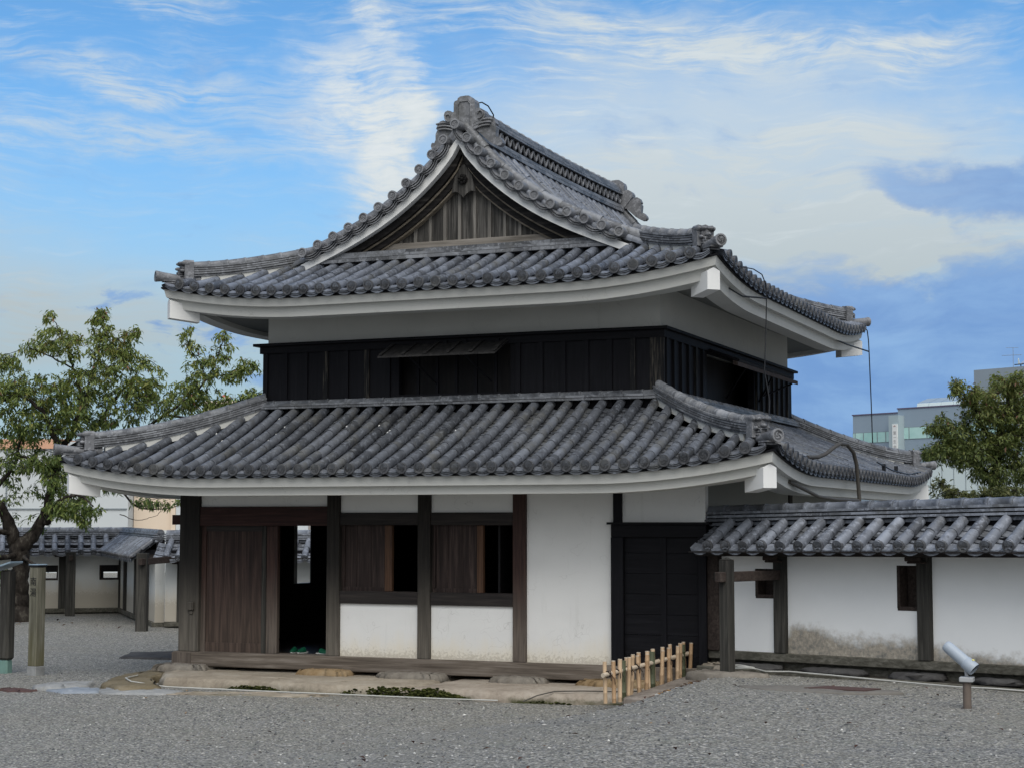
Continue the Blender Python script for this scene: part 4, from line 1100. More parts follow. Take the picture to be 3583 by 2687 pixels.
mb = MB(); a, b = P1(1.06, 1.22, -.715), P1(1.17, .10, -.71)
q = (b - a).normalized(); sdv = Vector((-q.y, q.x, 0)).normalized()
mb.obox(a - sdv * .045, b - a, sdv * .09, Vector((0, 0, .118))); mb.build('brace_beam', W_BRACE, R1, .006)
mb = MB(); bx1(mb, .975, 1.04, 1.131, 1.17, -.70, -.60); mb.build('brace_wedge', W_GREYP, R1)
# bare dark soil and stones under that wall
def m_soil(n):
    q = n.coord(); g = n.noise(q, 9, 6, .7); f = n.noise(q, 45, 4, .7)
    return n.ramp(g * .5 + f * .5, [(.35, (.022, .020, .018)), (.52, (.060, .054, .046)), (.7, (.13, .12, .10))]), n.bump(f + g, .8, .03)
SOIL = mat('dark_soil', m_soil, .95, .1)
mb = MB(); V = []
for i in range(60):
    t = -.1 + i * .16
    for nn_ in (-.05, .2, .47 + .04 * math.sin(i * .9)):
        q = P1(t, nn_, 0); V.append((q.x, q.y, gz(q.x, q.y) + .012 + .006 * math.sin(i * 1.7 + nn_ * 9)))
mb.add(V, [(i * 3 + j, i * 3 + j + 1, i * 3 + j + 4, i * 3 + j + 3) for i in range(59) for j in range(2)], .5, True)
tag(mb.build('soil', SOIL), kind='structure')
r_ = random.Random(5); t = .35; ST1 = []
while t < 9.2:
    ln = .55 + .6 * r_.random(); mb = MB(); n_ = 12
    c = P1(t + ln / 2, .20, -1.775); hh = .050 + .02 * r_.random()
    mb.ellipsoid(c, D1 * ln * .5, N1 * (.17 + .08 * r_.random()), Vector((0, 0, hh)), 14, 6)
    for i in range(len(mb.v)):
        x, y, z = mb.v[i]; k_ = .026
        mb.v[i] = (x + r_.gauss(0, k_), y + r_.gauss(0, k_), min(z + r_.gauss(0, .008), c.z + hh * .75))
    ST1.append((mb, c, t)); t += ln + .05 + .25 * r_.random()
lab = ['dark flat stone under the wall sill behind the coiled pale cable', 'dark stone under the wall sill just right of the first wall post', 'dark stone under the wall sill midway between two wall posts', 'dark stone under the wall sill left of the loophole post',
       'dark stone under the wall sill right of the loophole post', 'dark stone under the wall sill behind the spotlight', 'dark stone under the wall sill at the right edge of the photo', 'dark stone further right under the wall sill', 'dark stone near the far right end of the wall sill', 'last dark stone at the right end of the wall sill', 'extra dark stone at the right end of the sill', 'spare']
for i, (mb, c, t) in enumerate(ST1):
    if t > 6.2: break
    rooted(mb, 'sill_stone', ST_DRK, c, lab[i], 'stone', 'stones under the right-hand wall')
mb = MB()
mb.obox(P1(.2, .46, -1.85), D1 * 7, N1 * .09, Vector((0, 0, .085))); rooted(mb, 'edging_board', W_FSILL, P1(3, .45, -1.75), 'low mossy timber edging lying along the foot of the right-hand wall', 'timber edging', bevel=.01)

# far walls on the left
A0, A1, B1, B2 = Vector((-30.6, 30.4)), Vector((-24.75, 35.05)), Vector((-20.65, 30.55)), Vector((-11.0, 34.0))
dA = (A1 - A0).normalized(); LA = (A1 - A0).length
RA, PA, bxA, NA, DA = roofed_wall('roofed_plaster_wall', 'far plastered wall with tiled coping behind the cherry tree, meeting a corner', A0, dA, LA, -.33, .0, .30, YPLA, [LA - 3.4, LA - 1.45, LA - .05], [(LA - 2.0, LA - 1.55, -1.03, -.70), (LA - .56, LA - .12, -1.03, -.70)], 1, False, z_base=-1.83, z_eave=-.36, kw=dict(dark_holes=False))
dB = (B1 - A1).normalized()
RB, PB, bxB, NB, DB = roofed_wall('roofed_plaster_wall', 'short plastered return wall running towards the viewer from the far corner', A1, dB, (B1 - A1).length - .1, -.33, -.006, .266, YPLA, [1.3, 3.2, 5.0], [], 1, False, z_base=-1.83, z_eave=-.36, kw=dict(blue=True))
dC = (B2 - B1).normalized()
RC, PC, bxC, NC, DC = roofed_wall('roofed_plaster_wall', 'pale plastered wall seen just left of the turret corner post', B1 + dC * .12, dC, (B2 - B1).length, -.37, .0, .266, YPLA, [.35, 2.3, 4.3, 6.3], [], 1, False, z_base=-1.80, z_eave=-.345, kw={})
def buttress(Pf, bxf, root, t, n0, zb, ztop, zbr, t1):
    mb = MB(); bxf(mb, t - .11, t + .11, n0 - .1, n0 + .1, zb, ztop); mb.build('support_post', W_GREYP, root, .01)
    mb = MB(); a, b = Pf(t, n0 + .2, zbr), Pf(t1, .1, zbr + .04); q = (b - a).normalized(); sdv = Vector((-q.y, q.x, 0)).normalized()
    mb.obox(a - sdv * .045, b - a, sdv * .09, Vector((0, 0, .13))); mb.build('brace_beam', W_BRACE, root, .006)
buttress(PC, bxC, RC, -.15, 1.33, -2.3, -.62, -.86, .35)
buttress(PA, bxA, RA, LA - 1.28, 1.0, -2.3, -.70, -.90, LA - 1.3)

# ------------------------------------------------------------------ stones and paving round the turret
def slab(poly, z0, z1, name, m, label, cat, group=None, rough=.012, bevel=.02, taper=.03, seed=1, sub=9):
    """irregular slab: rounded top edge, uneven outline and faces"""
    rr = random.Random(seed); P = []
    n = len(poly)
    for i in range(n):
        a, b = Vector((*poly[i], 0)), Vector((*poly[(i + 1) % n], 0))
        for j in range(sub):
            q = a.lerp(b, j / sub); P.append(Vector((q.x + rr.gauss(0, rough * .7), q.y + rr.gauss(0, rough * .7), 0)))
    c = sum(P, Vector()) / len(P)
    def ring(k, z, jz): return [Vector((c.x + (p.x - c.x) * k[0] + 0, c.y + (p.y - c.y) * k[1], z + rr.gauss(0, jz))) for p in P]
    ex = max(abs(p.x - c.x) for p in P); ey = max(abs(p.y - c.y) for p in P)
    k = lambda m_: (1 - m_ / ex, 1 - m_ / ey)
    h = z1 - z0; mb = MB()
    mb.loft([ring(k(0), z0, 0), ring(k(-.004), z0 + h * .35, .004), ring(k(taper * .35), z0 + h * .72, .006), ring(k(taper), z1 - h * .06, .006), ring(k(taper * 2.6), z1, .004), ring((.55, .5), z1 + .004, .006)], True, False, True, .5, True)
    return rooted(mb, name, m, (c.x, c.y, z0), label, cat, group)
slab([(-13.25, 19.66), (-11.9, 19.74), (-10.9, 19.62), (-9.62, 19.70), (-9.58, 20.4), (-9.6, 21.6), (-11.5, 21.7), (-13.9, 21.65), (-13.75, 20.4)], -2.25, -2.075, 'stone_apron', ST_APR2, 'long tan stone slab in front of the sliding door', 'stone slab', 'stone aprons along the turret front', .022, seed=2, taper=.05)
slab([(-9.60, 19.70), (-8.5, 19.60), (-7.4, 19.72), (-6.62, 19.80), (-6.5, 21.2), (-6.6, 21.6), (-8.3, 21.7), (-9.57, 21.62), (-9.55, 20.5)], -2.25, -2.078, 'stone_apron', ST_APR, 'long tan stone slab with moss on its front edge below the plain white wall', 'stone slab', 'stone aprons along the turret front', .022, seed=4, taper=.05)
slab([(-13.3, 18.72), (-12.85, 19.05), (-13.55, 19.75), (-13.78, 20.6), (-13.9, 21.25), (-14.4, 21.1), (-14.38, 20.3), (-13.9, 19.2)], -2.24, -2.115, 'paving_stone', ST_BRN, 'olive-brown sloping paving stone at the left end of the tan slab', 'paving stone', 'paving stones left of the turret', .03, seed=5, taper=.08)
slab([(-14.62, 18.70), (-14.66, 19.2), (-14.2, 19.5), (-13.95, 19.0), (-14.1, 18.55), (-14.42, 18.5)], -2.23, -2.135, 'paving_stone', ST_GRY, 'pale grey paving slab with a dark broken edge, nearest the wooden signpost', 'paving stone', 'paving stones left of the turret', .02, seed=6)
slab([(-14.2, 18.43), (-14.1, 18.9), (-13.63, 18.85), (-13.42, 18.5), (-13.75, 18.2)], -2.23, -2.16, 'paving_stone', ST_BLU, 'bluish paving slab in the middle of the row left of the turret', 'paving stone', 'paving stones left of the turret', .015, seed=7)
slab([(-13.60, 18.72), (-13.64, 19.2), (-13.2, 19.2), (-12.5, 19.05), (-12.55, 18.66), (-13.3, 18.42)], -2.23, -2.165, 'paving_stone', ST_GRY, 'grey paving slab running in front of the olive-brown stone', 'paving stone', 'paving stones left of the turret', .015, seed=8)
slab([(-12.55, 18.7), (-12.5, 19.15), (-11.6, 19.5), (-10.6, 19.45), (-10.9, 19.1), (-11.8, 18.85)], -2.23, -2.185, 'paving_stone', ST_APR2, 'low tan paving stone half buried in gravel before the long slab', 'paving stone', 'paving stones left of the turret', .03, seed=12)
slab([(-14.95, 18.40), (-14.9, 18.55), (-14.3, 18.42), (-14.28, 18.22), (-14.6, 18.2)], -2.23, -2.165, 'paving_stone', REDP, 'dark reddish broken kerb piece at the left end of the paving', 'paving stone', 'paving stones left of the turret', .02, seed=9)
slab([(-16.55, 23.35), (-17.0, 24.3), (-16.2, 24.9), (-14.2, 24.6), (-14.3, 23.5)], -2.22, -2.16, 'flat_stone', ST_DRK, 'large dark flat slab lying on the gravel beside the corner post', 'stone slab', None, .01, seed=10)
for i, (a, b, m, lb) in enumerate(((-14.15, -13.28, ST_FND, 'rounded grey-brown foundation stone under the corner post'), (-11.82, -11.02, ST_ORG, 'ochre foundation stone under the sill right of the doorway'),
        (-10.60, -9.62, ST_FND, 'dark pitted foundation stone under the first window'), (-8.96, -8.15, ST_FND, 'pale flat-topped foundation stone below the rightmost brown post'), (-7.72, -6.6, ST_ORG, 'ochre foundation stone partly behind the bamboo fence'))):
    w_ = b - a
    slab([(a, 20.74), (a + w_ * .3, 20.66), (a + w_ * .75, 20.67), (b, 20.75), (b - .02, 21.3), (a + .04, 21.35)], -2.10, -2.0, 'foundation_stone', m, lb, 'stone', 'foundation stones under the sill beam', .02, seed=20 + i, taper=.06)
# moss creeping over the front of the slabs
MOSS = mat('dark_moss', lambda n: n.ramp(n.noise(n.coord(), 22, 5, .7) * .6 + n.attr('tone') * .4, [(.3, (.010, .013, .004)), (.5, (.030, .036, .010)), (.7, (.075, .080, .026))]), .95, .05)
mb = MB(); r_ = random.Random(8)
for x0, x1, n_, h_ in ((-12.25, -11.4, 260, .07), (-10.6, -8.7, 900, .12), (-9.6, -8.9, 260, .125), (-8.9, -7.4, 140, .03), (-11.4, -10.6, 90, .02)):
    for i in range(n_):
        x = x0 + (x1 - x0) * r_.random(); k = 1 - abs(2 * (x - x0) / (x1 - x0) - 1) ** 3
        z = -2.20 + h_ * k * r_.random(); s = .010 + .018 * r_.random()
        y = 19.655 + .035 * math.sin(x * 2.2) + max(0, z + 2.13) * .9 + r_.gauss(0, .012)
        mb.ellipsoid((x, y, z), (s, 0, 0), (0, s * .7, 0), (0, 0, s * .45), 6, 4, r_.random())
tag(mb.build('moss', MOSS), 'dark green moss on the front edge of the tan stone slabs', 'moss', kind='stuff')
# timber-like curb beside the bamboo fence, and the stones behind it
mb = MB(); mb.obox((-6.56, 19.15, -2.28), (.30, 1.95, .14), (.235, .0, 0), (0, 0, .245))
rooted(mb, 'curb_stone', ST_CURB, (-6.4, 20.0, -2.2), 'long weathered curb sloping back beside the bamboo fence', 'curb', bevel=.02)
slab([(-6.33, 19.20), (-6.05, 19.2), (-5.98, 19.5), (-6.27, 19.6)], -2.2, -2.06, 'curb_stone', ST_BRN, 'small brown stone set against the near end of the curb', 'stone', None, .02, seed=31)
slab([(-6.15, 20.75), (-5.72, 20.35), (-5.45, 20.55), (-5.75, 20.9), (-6.0, 21.1)], -1.95, -1.74, 'corner_rock', ST_APR2, 'tan rock between the black door post and the buttress post', 'stone', None, .03, seed=32, taper=.10)
slab([(-5.95, 19.75), (-5.25, 19.55), (-4.95, 19.75), (-5.4, 20.05), (-5.85, 20.1)], -1.86, -1.755, 'footing_stone', ST_FND, 'grey stone footing under the buttress post', 'stone slab', None, .02, seed=33)

# ------------------------------------------------------------------ bamboo fence
BF = thing('bamboo_fence', 'low bamboo picket fence tied to a bamboo rail beside the black door', 'bamboo fence', (-6.5, 20.1, -2.06))
A_, B_ = Vector((-6.71, 18.98, 0)), Vector((-6.27, 21.2, 0)); fd = (B_ - A_).normalized(); fn = Vector((fd.y, -fd.x, 0))
CAN = [(.025, -1.62, -2.10, -1), (.07, -1.62, -2.10, 1), (.129, -1.61, -2.10, 1), (.18, -1.63, -2.10, 0), (.216, -1.60, -2.10, 1), (.248, -1.61, -2.10, -1), (.291, -1.58, -2.05, -1), (.331, -1.60, -2.05, 1), (.379, -1.57, -2.05, -1), (.41, -1.59, -2.05, 1), (.435, -1.56, -2.05, 1), (.495, -1.57, -2.05, 0), (.533, -1.55, -2.0, -1), (.57, -1.57, -2.0, 1), (.629, -1.54, -2.0, -1), (.659, -1.55, -2.0, 1), (.726, -1.52, -2.0, -1), (.753, -1.54, -2.0, 1), (.784, -1.51, -2.0, 1), (.843, -1.53, -2.0, 0), (.888, -1.51, -1.95, -1), (.902, -1.52, -1.95, 1), (.984, -1.49, -1.95, -1), (1.002, -1.51, -1.95, 1)]
rb = random.Random(21)
for t, zt_, zb_, sd_ in CAN:
    c = A_.lerp(B_, t) + fn * sd_ * .028
    r0 = .040 if sd_ == 0 else .023 + .004 * rb.random()
    lean = Vector((rb.gauss(0, .012), rb.gauss(0, .008), 0)); ph = rb.random() * .3
    prof = []; z = zb_
    zs = [zb_]; zz_ = zb_ + .05 + ph * .5
    while zz_ < zt_ - .02: zs += [zz_ - .006, zz_, zz_ + .006]; zz_ += .22 + .08 * rb.random()
    zs.append(zt_); zs = sorted(zs)
    pts = [c + lean * ((z - zb_) / .5) + Vector((0, 0, z)) for z in zs]
    node = [1.0] * len(zs)
    for i in range(1, len(zs) - 1):
        if abs(zs[i + 1] - zs[i] - .006) < 1e-4 and abs(zs[i] - zs[i - 1] - .006) < 1e-4: node[i] = 1.10
    mb = MB(); mb.tube(pts, [r0 * k for k in node], 10, rb.random())
    if sd_ == 0: mb.build('fence_stake', BAMG, BF)
    else:
        o = mb.build('bamboo_cane', BAM, BF)
        mb = MB(); mb.tube([pts[-1], pts[-1] + Vector((0, 0, .008))], r0 * 1.01, 10, .9); mb.build('cane_tip', BAMP, o)
ra, rz = A_.lerp(B_, .0) + Vector((0, 0, -1.77)) - fd * .05, A_.lerp(B_, 1.03) + Vector((0, 0, -1.635))
mb = MB(); pts = [ra.lerp(rz, i / 20) for i in range(21)]; mb.tube(pts, [.027 * (1.08 if i % 4 == 2 else 1) for i in range(21)], 10, .6); mb.build('bamboo_rail', BAMP, BF)
mb = MB()
for t in (.03, .12, .235, .31, .40, .55, .64, .76, .89, .99):
    c = ra.lerp(rz, t + .02)
    for k_ in (-1, 1):
        loop_ = [c + fd * (.03 * math.cos(a) * k_) + fn * .036 * math.sin(a) + Vector((0, 0, .036 * math.cos(a))) for a in np.linspace(0, 6.28, 11)]
        mb.tube(loop_, .006, 4)
    mb.tube([c + fn * .04, c + fn * .06 + fd * .05 + Vector((0, 0, -.06)), c + fn * .05 + fd * .08 + Vector((0, 0, -.12))], .005, 4)
    mb.tube([c + fn * .04, c + fn * .06 - fd * .03 + Vector((0, 0, -.07))], .005, 4)
mb.build('cord_ties', TIE, BF)

# ------------------------------------------------------------------ wooden signposts, left
def text_mesh(s, size, depth, name, m, parent, origin, ex, ez, ey, label=None):
    """carved or painted character: a filled text curve turned to mesh, standing in the plane (ex, ez)"""
    cu = bpy.data.curves.new('txt', 'FONT'); cu.body = s; cu.size = size; cu.extrude = depth; cu.align_x = 'CENTER'; cu.align_y = 'CENTER'
    o = bpy.data.objects.new('txt', cu); COL.objects.link(o)
    bpy.context.view_layer.update()
    me = bpy.data.meshes.new_from_object(o.evaluated_get(bpy.context.evaluated_depsgraph_get()))
    bpy.data.objects.remove(o); bpy.data.curves.remove(cu)
    off = OFF[parent.name]; ex, ez, ey = Vector(ex), Vector(ez), Vector(ey); og = Vector(origin) + Vector((0, 0, ZO)) - off
    for v in me.vertices: p = v.co.copy(); v.co = og + ex * p.x + ez * p.y + ey * p.z
    me.materials.clear(); me.materials.append(m)
    q = bpy.data.objects.new(name, me); COL.objects.link(q); q.parent = parent; OFF[q.name] = off
    return q
SP = thing('wooden_signpost', 'square mossy wooden signpost with carved black characters and a thin metal cap', 'signpost', (-15.86, 20.36, -2.2))
ang = R(-8); e1, e2 = Vector((math.cos(ang), math.sin(ang), 0)), Vector((-math.sin(ang), math.cos(ang), 0))
c0 = Vector((-15.86, 20.36, 0)); hw = .085; SC_ = 1
def sq(mb, z0, z1, h0, h1=None):
    h1 = h1 or h0
    p = [c0 + e1 * a * h0 + e2 * b * h0 + Vector((0, 0, z0)) for a, b in ((-1, -1), (1, -1), (1, 1), (-1, 1))] + [c0 + e1 * a * h1 + e2 * b * h1 + Vector((0, 0, z1)) for a, b in ((-1, -1), (1, -1), (1, 1), (-1, 1))]
    return mb.hexa(p)
part(sq(MB(), -2.06, -.645, .083, .083), 'post_body', W_SIGN, SP, .008)
part(sq(MB(), -2.2, -2.06, .090), 'stone_foot', ST_GRY, SP, .006)
part(sq(MB(), -.645, -.615, .088), 'cap_block', IRON, SP)
part(sq(MB(), -.615, -.603, .097, .085), 'metal_cap', CAPM, SP)
SX, SN = e1, e2 * -1
for i, ch in enumerate('南湯'):
    z = -.86 - .155 * i
    text_mesh(ch, .13, .002, 'carved_character', IRON, SP, c0 + SN * .0845 + Vector((0, 0, z)), SX, (0, 0, 1), SN)
SP2 = thing('wooden_signpost', 'weathered round-edged sign leg with a slanted metal cap at the left edge of the photo', 'signpost', (-16.50, 20.50, -2.2))
part(MB().box(-16.60, -16.42, 20.42, 20.60, -2.0, -.70), 'post_body', W_GREYP, SP2, .03)
part(MB().box(-16.605, -16.44, 20.44, 20.58, -2.22, -2.0), 'copper_foot', COPPER, SP2, .02)
mb = MB(); mb.hexa([(-17.1, 20.30, -.82), (-16.36, 20.36, -.60), (-16.36, 20.66, -.60), (-17.1, 20.66, -.82), (-17.1, 20.30, -.79), (-16.36, 20.36, -.57), (-16.36, 20.66, -.57), (-17.1, 20.66, -.79)])
part(mb, 'slanted_cap', CAPM, SP2, .006)

# ------------------------------------------------------------------ spotlight, drain plate, cables, slippers
LX, LY = -2.36, 17.15; LZ = gz(LX, LY)
SL = thing('spotlight', 'grey cylindrical spotlight tilted on a short brown post', 'spotlight', (LX, LY, LZ))
part(MB().tube([(LX, LY, LZ - .05), (LX, LY, LZ + .255)], .040, 14), 'post', BROWNP, SL)
part(MB().box(LX - .066, LX + .066, LY - .066, LY + .066, LZ + .255, LZ + .302), 'post_cap', LAMPB, SL, .006)
rgt = Vector((math.cos(YAW), math.sin(YAW), 0)); fw = Vector((-math.sin(YAW), math.cos(YAW), 0))
hd = Vector((LX - .02, LY, LZ + .47)); axl = (rgt * .62 - fw * .45 + Vector((0, 0, -.60))).normalized()
part(MB().tube([(LX, LY, LZ + .30), (LX - .01, LY, LZ + .44)], .018, 8), 'bracket', LAMPB, SL)
c_ = hd - rgt * .02
lb_ = part(MB().tube([c_ - axl * .215, c_ - axl * .205, c_ - axl * .17, c_ + axl * .04], [.038, .052, .058, .060], 20).tube([c_ + axl * .035, c_ + axl * .04, c_ + axl * .150, c_ + axl * .154], [.059, .065, .067, .065], 20, caps=False), 'lamp_body', LAMP, SL)
part(MB().tube([c_ + axl * .120, c_ + axl * .135], .062, 20), 'lens', LENS, SL)
upv = (Vector((0, 0, 1)) - axl * axl.z).normalized(); sv = axl.cross(upv)
part(MB().obox(c_ + axl * .08 + upv * .0645 - sv * .024, axl * .018, sv * .048, upv * .004), 'sticker', YELLOW, SL)
slab([(-4.95, 18.3), (-4.3, 18.65), (-3.5, 18.55), (-3.15, 18.25), (-3.75, 17.95), (-4.6, 18.02)], -1.85, -1.765, 'drain_surround', CONC, 'flat concrete drain frame set in the gravel before the right-hand wall', 'drain', None, .006, seed=40, taper=.01)
mb = MB(); mb.hexa([(-4.2, 18.22, -1.762), (-3.55, 18.14, -1.762), (-3.42, 18.42, -1.762), (-4.0, 18.52, -1.762), (-4.2, 18.22, -1.752), (-3.55, 18.14, -1.752), (-3.42, 18.42, -1.752), (-4.0, 18.52, -1.752)])
rooted(mb, 'drain_cover', REDP, (-3.8, 18.3, -1.76), 'rust-red drain cover plate lying in the concrete frame', 'drain cover')
def on_ground(pts, r, lift=.012): return [(x, y, gz(x, y) + lift) for x, y in pts]
mb = MB(); pts = []
for t, n_ in ((.55, .38), (.7, .42), (.9, .40), (1.1, .5), (1.3, .62), (1.6, .55), (2.2, .60), (2.8, .66), (3.4, .70), (3.9, .76), (4.3, .74), (4.8, .66), (5.4, .6)):
    q = P1(t, n_, 0); pts.append((q.x, q.y, -1.755 - .008 * n_ + .006 * math.sin(t * 9)))
pts2 = []
for a, b in zip(pts, pts[1:]): pts2 += [tuple(np.array(a) * (1 - k / 4) + np.array(b) * k / 4) for k in range(4)]
mb.tube(pts2, .009, 6)
for j in range(2):
    q = P1(.92, .56, 0); mb.tube([(q.x + D1.x * (.19 - .03 * j) * math.cos(a) + N1.x * .085 * math.sin(a), q.y + D1.y * (.19 - .03 * j) * math.cos(a) + N1.y * .085 * math.sin(a), -1.75 + .014 * j + .01 * math.sin(a * 2)) for a in np.linspace(0, 6.28, 22)], .008, 6)
rooted(mb, 'pale_cable', HOSE, P1(2.5, .6, -1.73), 'pale grey cable with a coil, lying along the foot of the right-hand wall', 'cable')
mb = MB(); mb.tube([(-13.9, 20.05, -2.10), (-13.75, 19.55, -2.09), (-13.45, 19.25, -2.10), (-12.9, 19.25, -2.15), (-11.6, 19.5, -2.18), (-10.2, 19.56, -2.185), (-9.0, 19.52, -2.18), (-8.3, 19.54, -2.175)], .009, 6)
rooted(mb, 'pale_cable', HOSE, (-11, 19.5, -2.18), 'thin pale cable lying along the foot of the tan stone slabs', 'cable')
mb = MB(); mb.tube([(-7.95, 19.50, -2.17), (-7.8, 19.6, -2.10), (-7.62, 19.72, -2.055), (-7.3, 19.85, -2.05), (-6.85, 19.92, -2.05), (-6.5, 19.95, -2.03)], .008, 6)
rooted(mb, 'dark_cable', PIPE, (-7.3, 19.8, -2.06), 'dark thin cable crossing the tan slab to the bamboo fence', 'cable')
def slipper(x, y, rz, label):
    t = thing('slipper', label, 'slipper', (x, y, -1.84), 'green slippers inside the doorway')
    ca, sa = math.cos(rz), math.sin(rz); T = lambda a, b, z: (x + ca * a - sa * b, y + sa * a + ca * b, -1.84 + z)
    out = [(-.045 * (1 - .25 * math.cos(a)) * math.sin(a), -.125 * math.cos(a)) for a in np.linspace(0, 6.283, 19)[:-1]]
    part(MB().prism([(a, b) for a, b in out], lambda a, b: T(a, b, .0), lambda a, b: T(a, b, .018)), 'sole', WSOLE, t)
    mb = MB(); rings = []
    for b in np.linspace(-.118, .03, 7):
        w_ = .046 * math.sqrt(max(.05, 1 - (b / .128) ** 2)); h = .028 + .040 * (b + .118) / .148
        rings.append([T(w_ * math.cos(a), b, .018 + h * math.sin(a)) for a in np.linspace(0, math.pi, 9)])
    mb.loft(rings, False, True, False, .5, True); part(mb, 'upper', GREEN, t)
slipper(-12.22, 21.40, R(12), 'left slipper of the green pair facing out of the doorway')
slipper(-12.09, 21.42, R(-4), 'right slipper of the green pair facing out of the doorway')
slipper(-11.72, 21.32, R(70), 'single green slipper turned sideways against the door post')

# ------------------------------------------------------------------ lightning conductor and downpipe
LW = thing('lightning_wire', 'thin dark conductor wire dropping from the upper eave to the lower roof corner ornament', 'wire', (-5.6, 22.3, 1.2))
part(MB().tube([(-5.95, 21.0, 3.30), (-5.78, 21.5, 3.31), (-5.66, 21.95, 3.32), (-5.61, 22.2, 3.28), (-5.6, 22.36, 3.17), (-5.6, 22.40, 3.0), (-5.6, 22.32, 2.4), (-5.6, 22.24, 2.0), (-5.55, 22.3, 1.6), (-5.5, 22.0, 1.25), (-5.25, 20.4, 1.05)], .008, 5), 'wire', WIRE, LW)
part(MB().tube([(-5.98, 21.75, 3.08), (-5.80, 21.9, 2.96), (-5.60, 22.36, 2.98)], .012, 5), 'bracket', WIRE, LW)
LW2 = thing('lightning_wire', 'thin dark conductor wire hanging from the far upper eave tip to the far lower ridge', 'wire', (-5.7, 30.3, 1.3))
part(MB().tube([(-5.78, 30.12, 3.42), (-5.75, 30.22, 3.36), (-5.75, 30.32, 3.2), (-5.75, 30.36, 3.0), (-5.75, 30.48, 2.1), (-5.75, 30.56, 1.25)], .010, 5), 'wire', WIRE, LW2)
part(MB().tube([(-5.98, 28.0, 3.05), (-5.80, 28.75, 2.97), (-5.75, 30.35, 3.0)], .014, 5), 'bracket', WIRE, LW2)
DP = thing('roof_conduit', 'brown conduit rising over the right-hand lower eave in a hook', 'conduit', (-4.72, 24.0, .2))
part(MB().tube([(-4.72, 24.05, -.1), (-4.72, 24.02, .35), (-4.74, 23.97, .80), (-4.76, 23.86, .97), (-4.80, 23.62, 1.07), (-4.84, 23.36, 1.07), (-4.88, 23.1, 1.0), (-4.93, 22.85, .91), (-4.98, 22.6, .86), (-5.03, 22.2, .845)], .028, 8), 'hook_pipe', PIPE, DP)
part(MB().tube([(-5.03, 22.2, .845), (-5.03, 21.6, .86), (-5.02, 21.0, .90), (-5.0, 20.3, .955)], .010, 5), 'roof_cable', WIRE, DP)
for y in (20.35, 21.2): part(MB().box(-5.05, -5.0, y, y + .03, .80, .93), 'cable_clip', WIRE, DP)
part(MB().tube([(-4.98, 20.95, .50), (-4.85, 22.0, .33), (-4.76, 22.6, .30), (-4.73, 24.0, .30)], .024, 7), 'bracket', PIPE, DP)
part(MB().tube([(-5.0, 26.9, .93), (-4.96, 28.0, .83), (-4.93, 29.4, .80), (-4.9, 30.6, .88)], .012, 5), 'roof_cable', WIRE, DP)
for y in (27.4, 28.5): part(MB().box(-5.02, -4.96, y, y + .03, .76, .92), 'cable_clip', WIRE, DP)
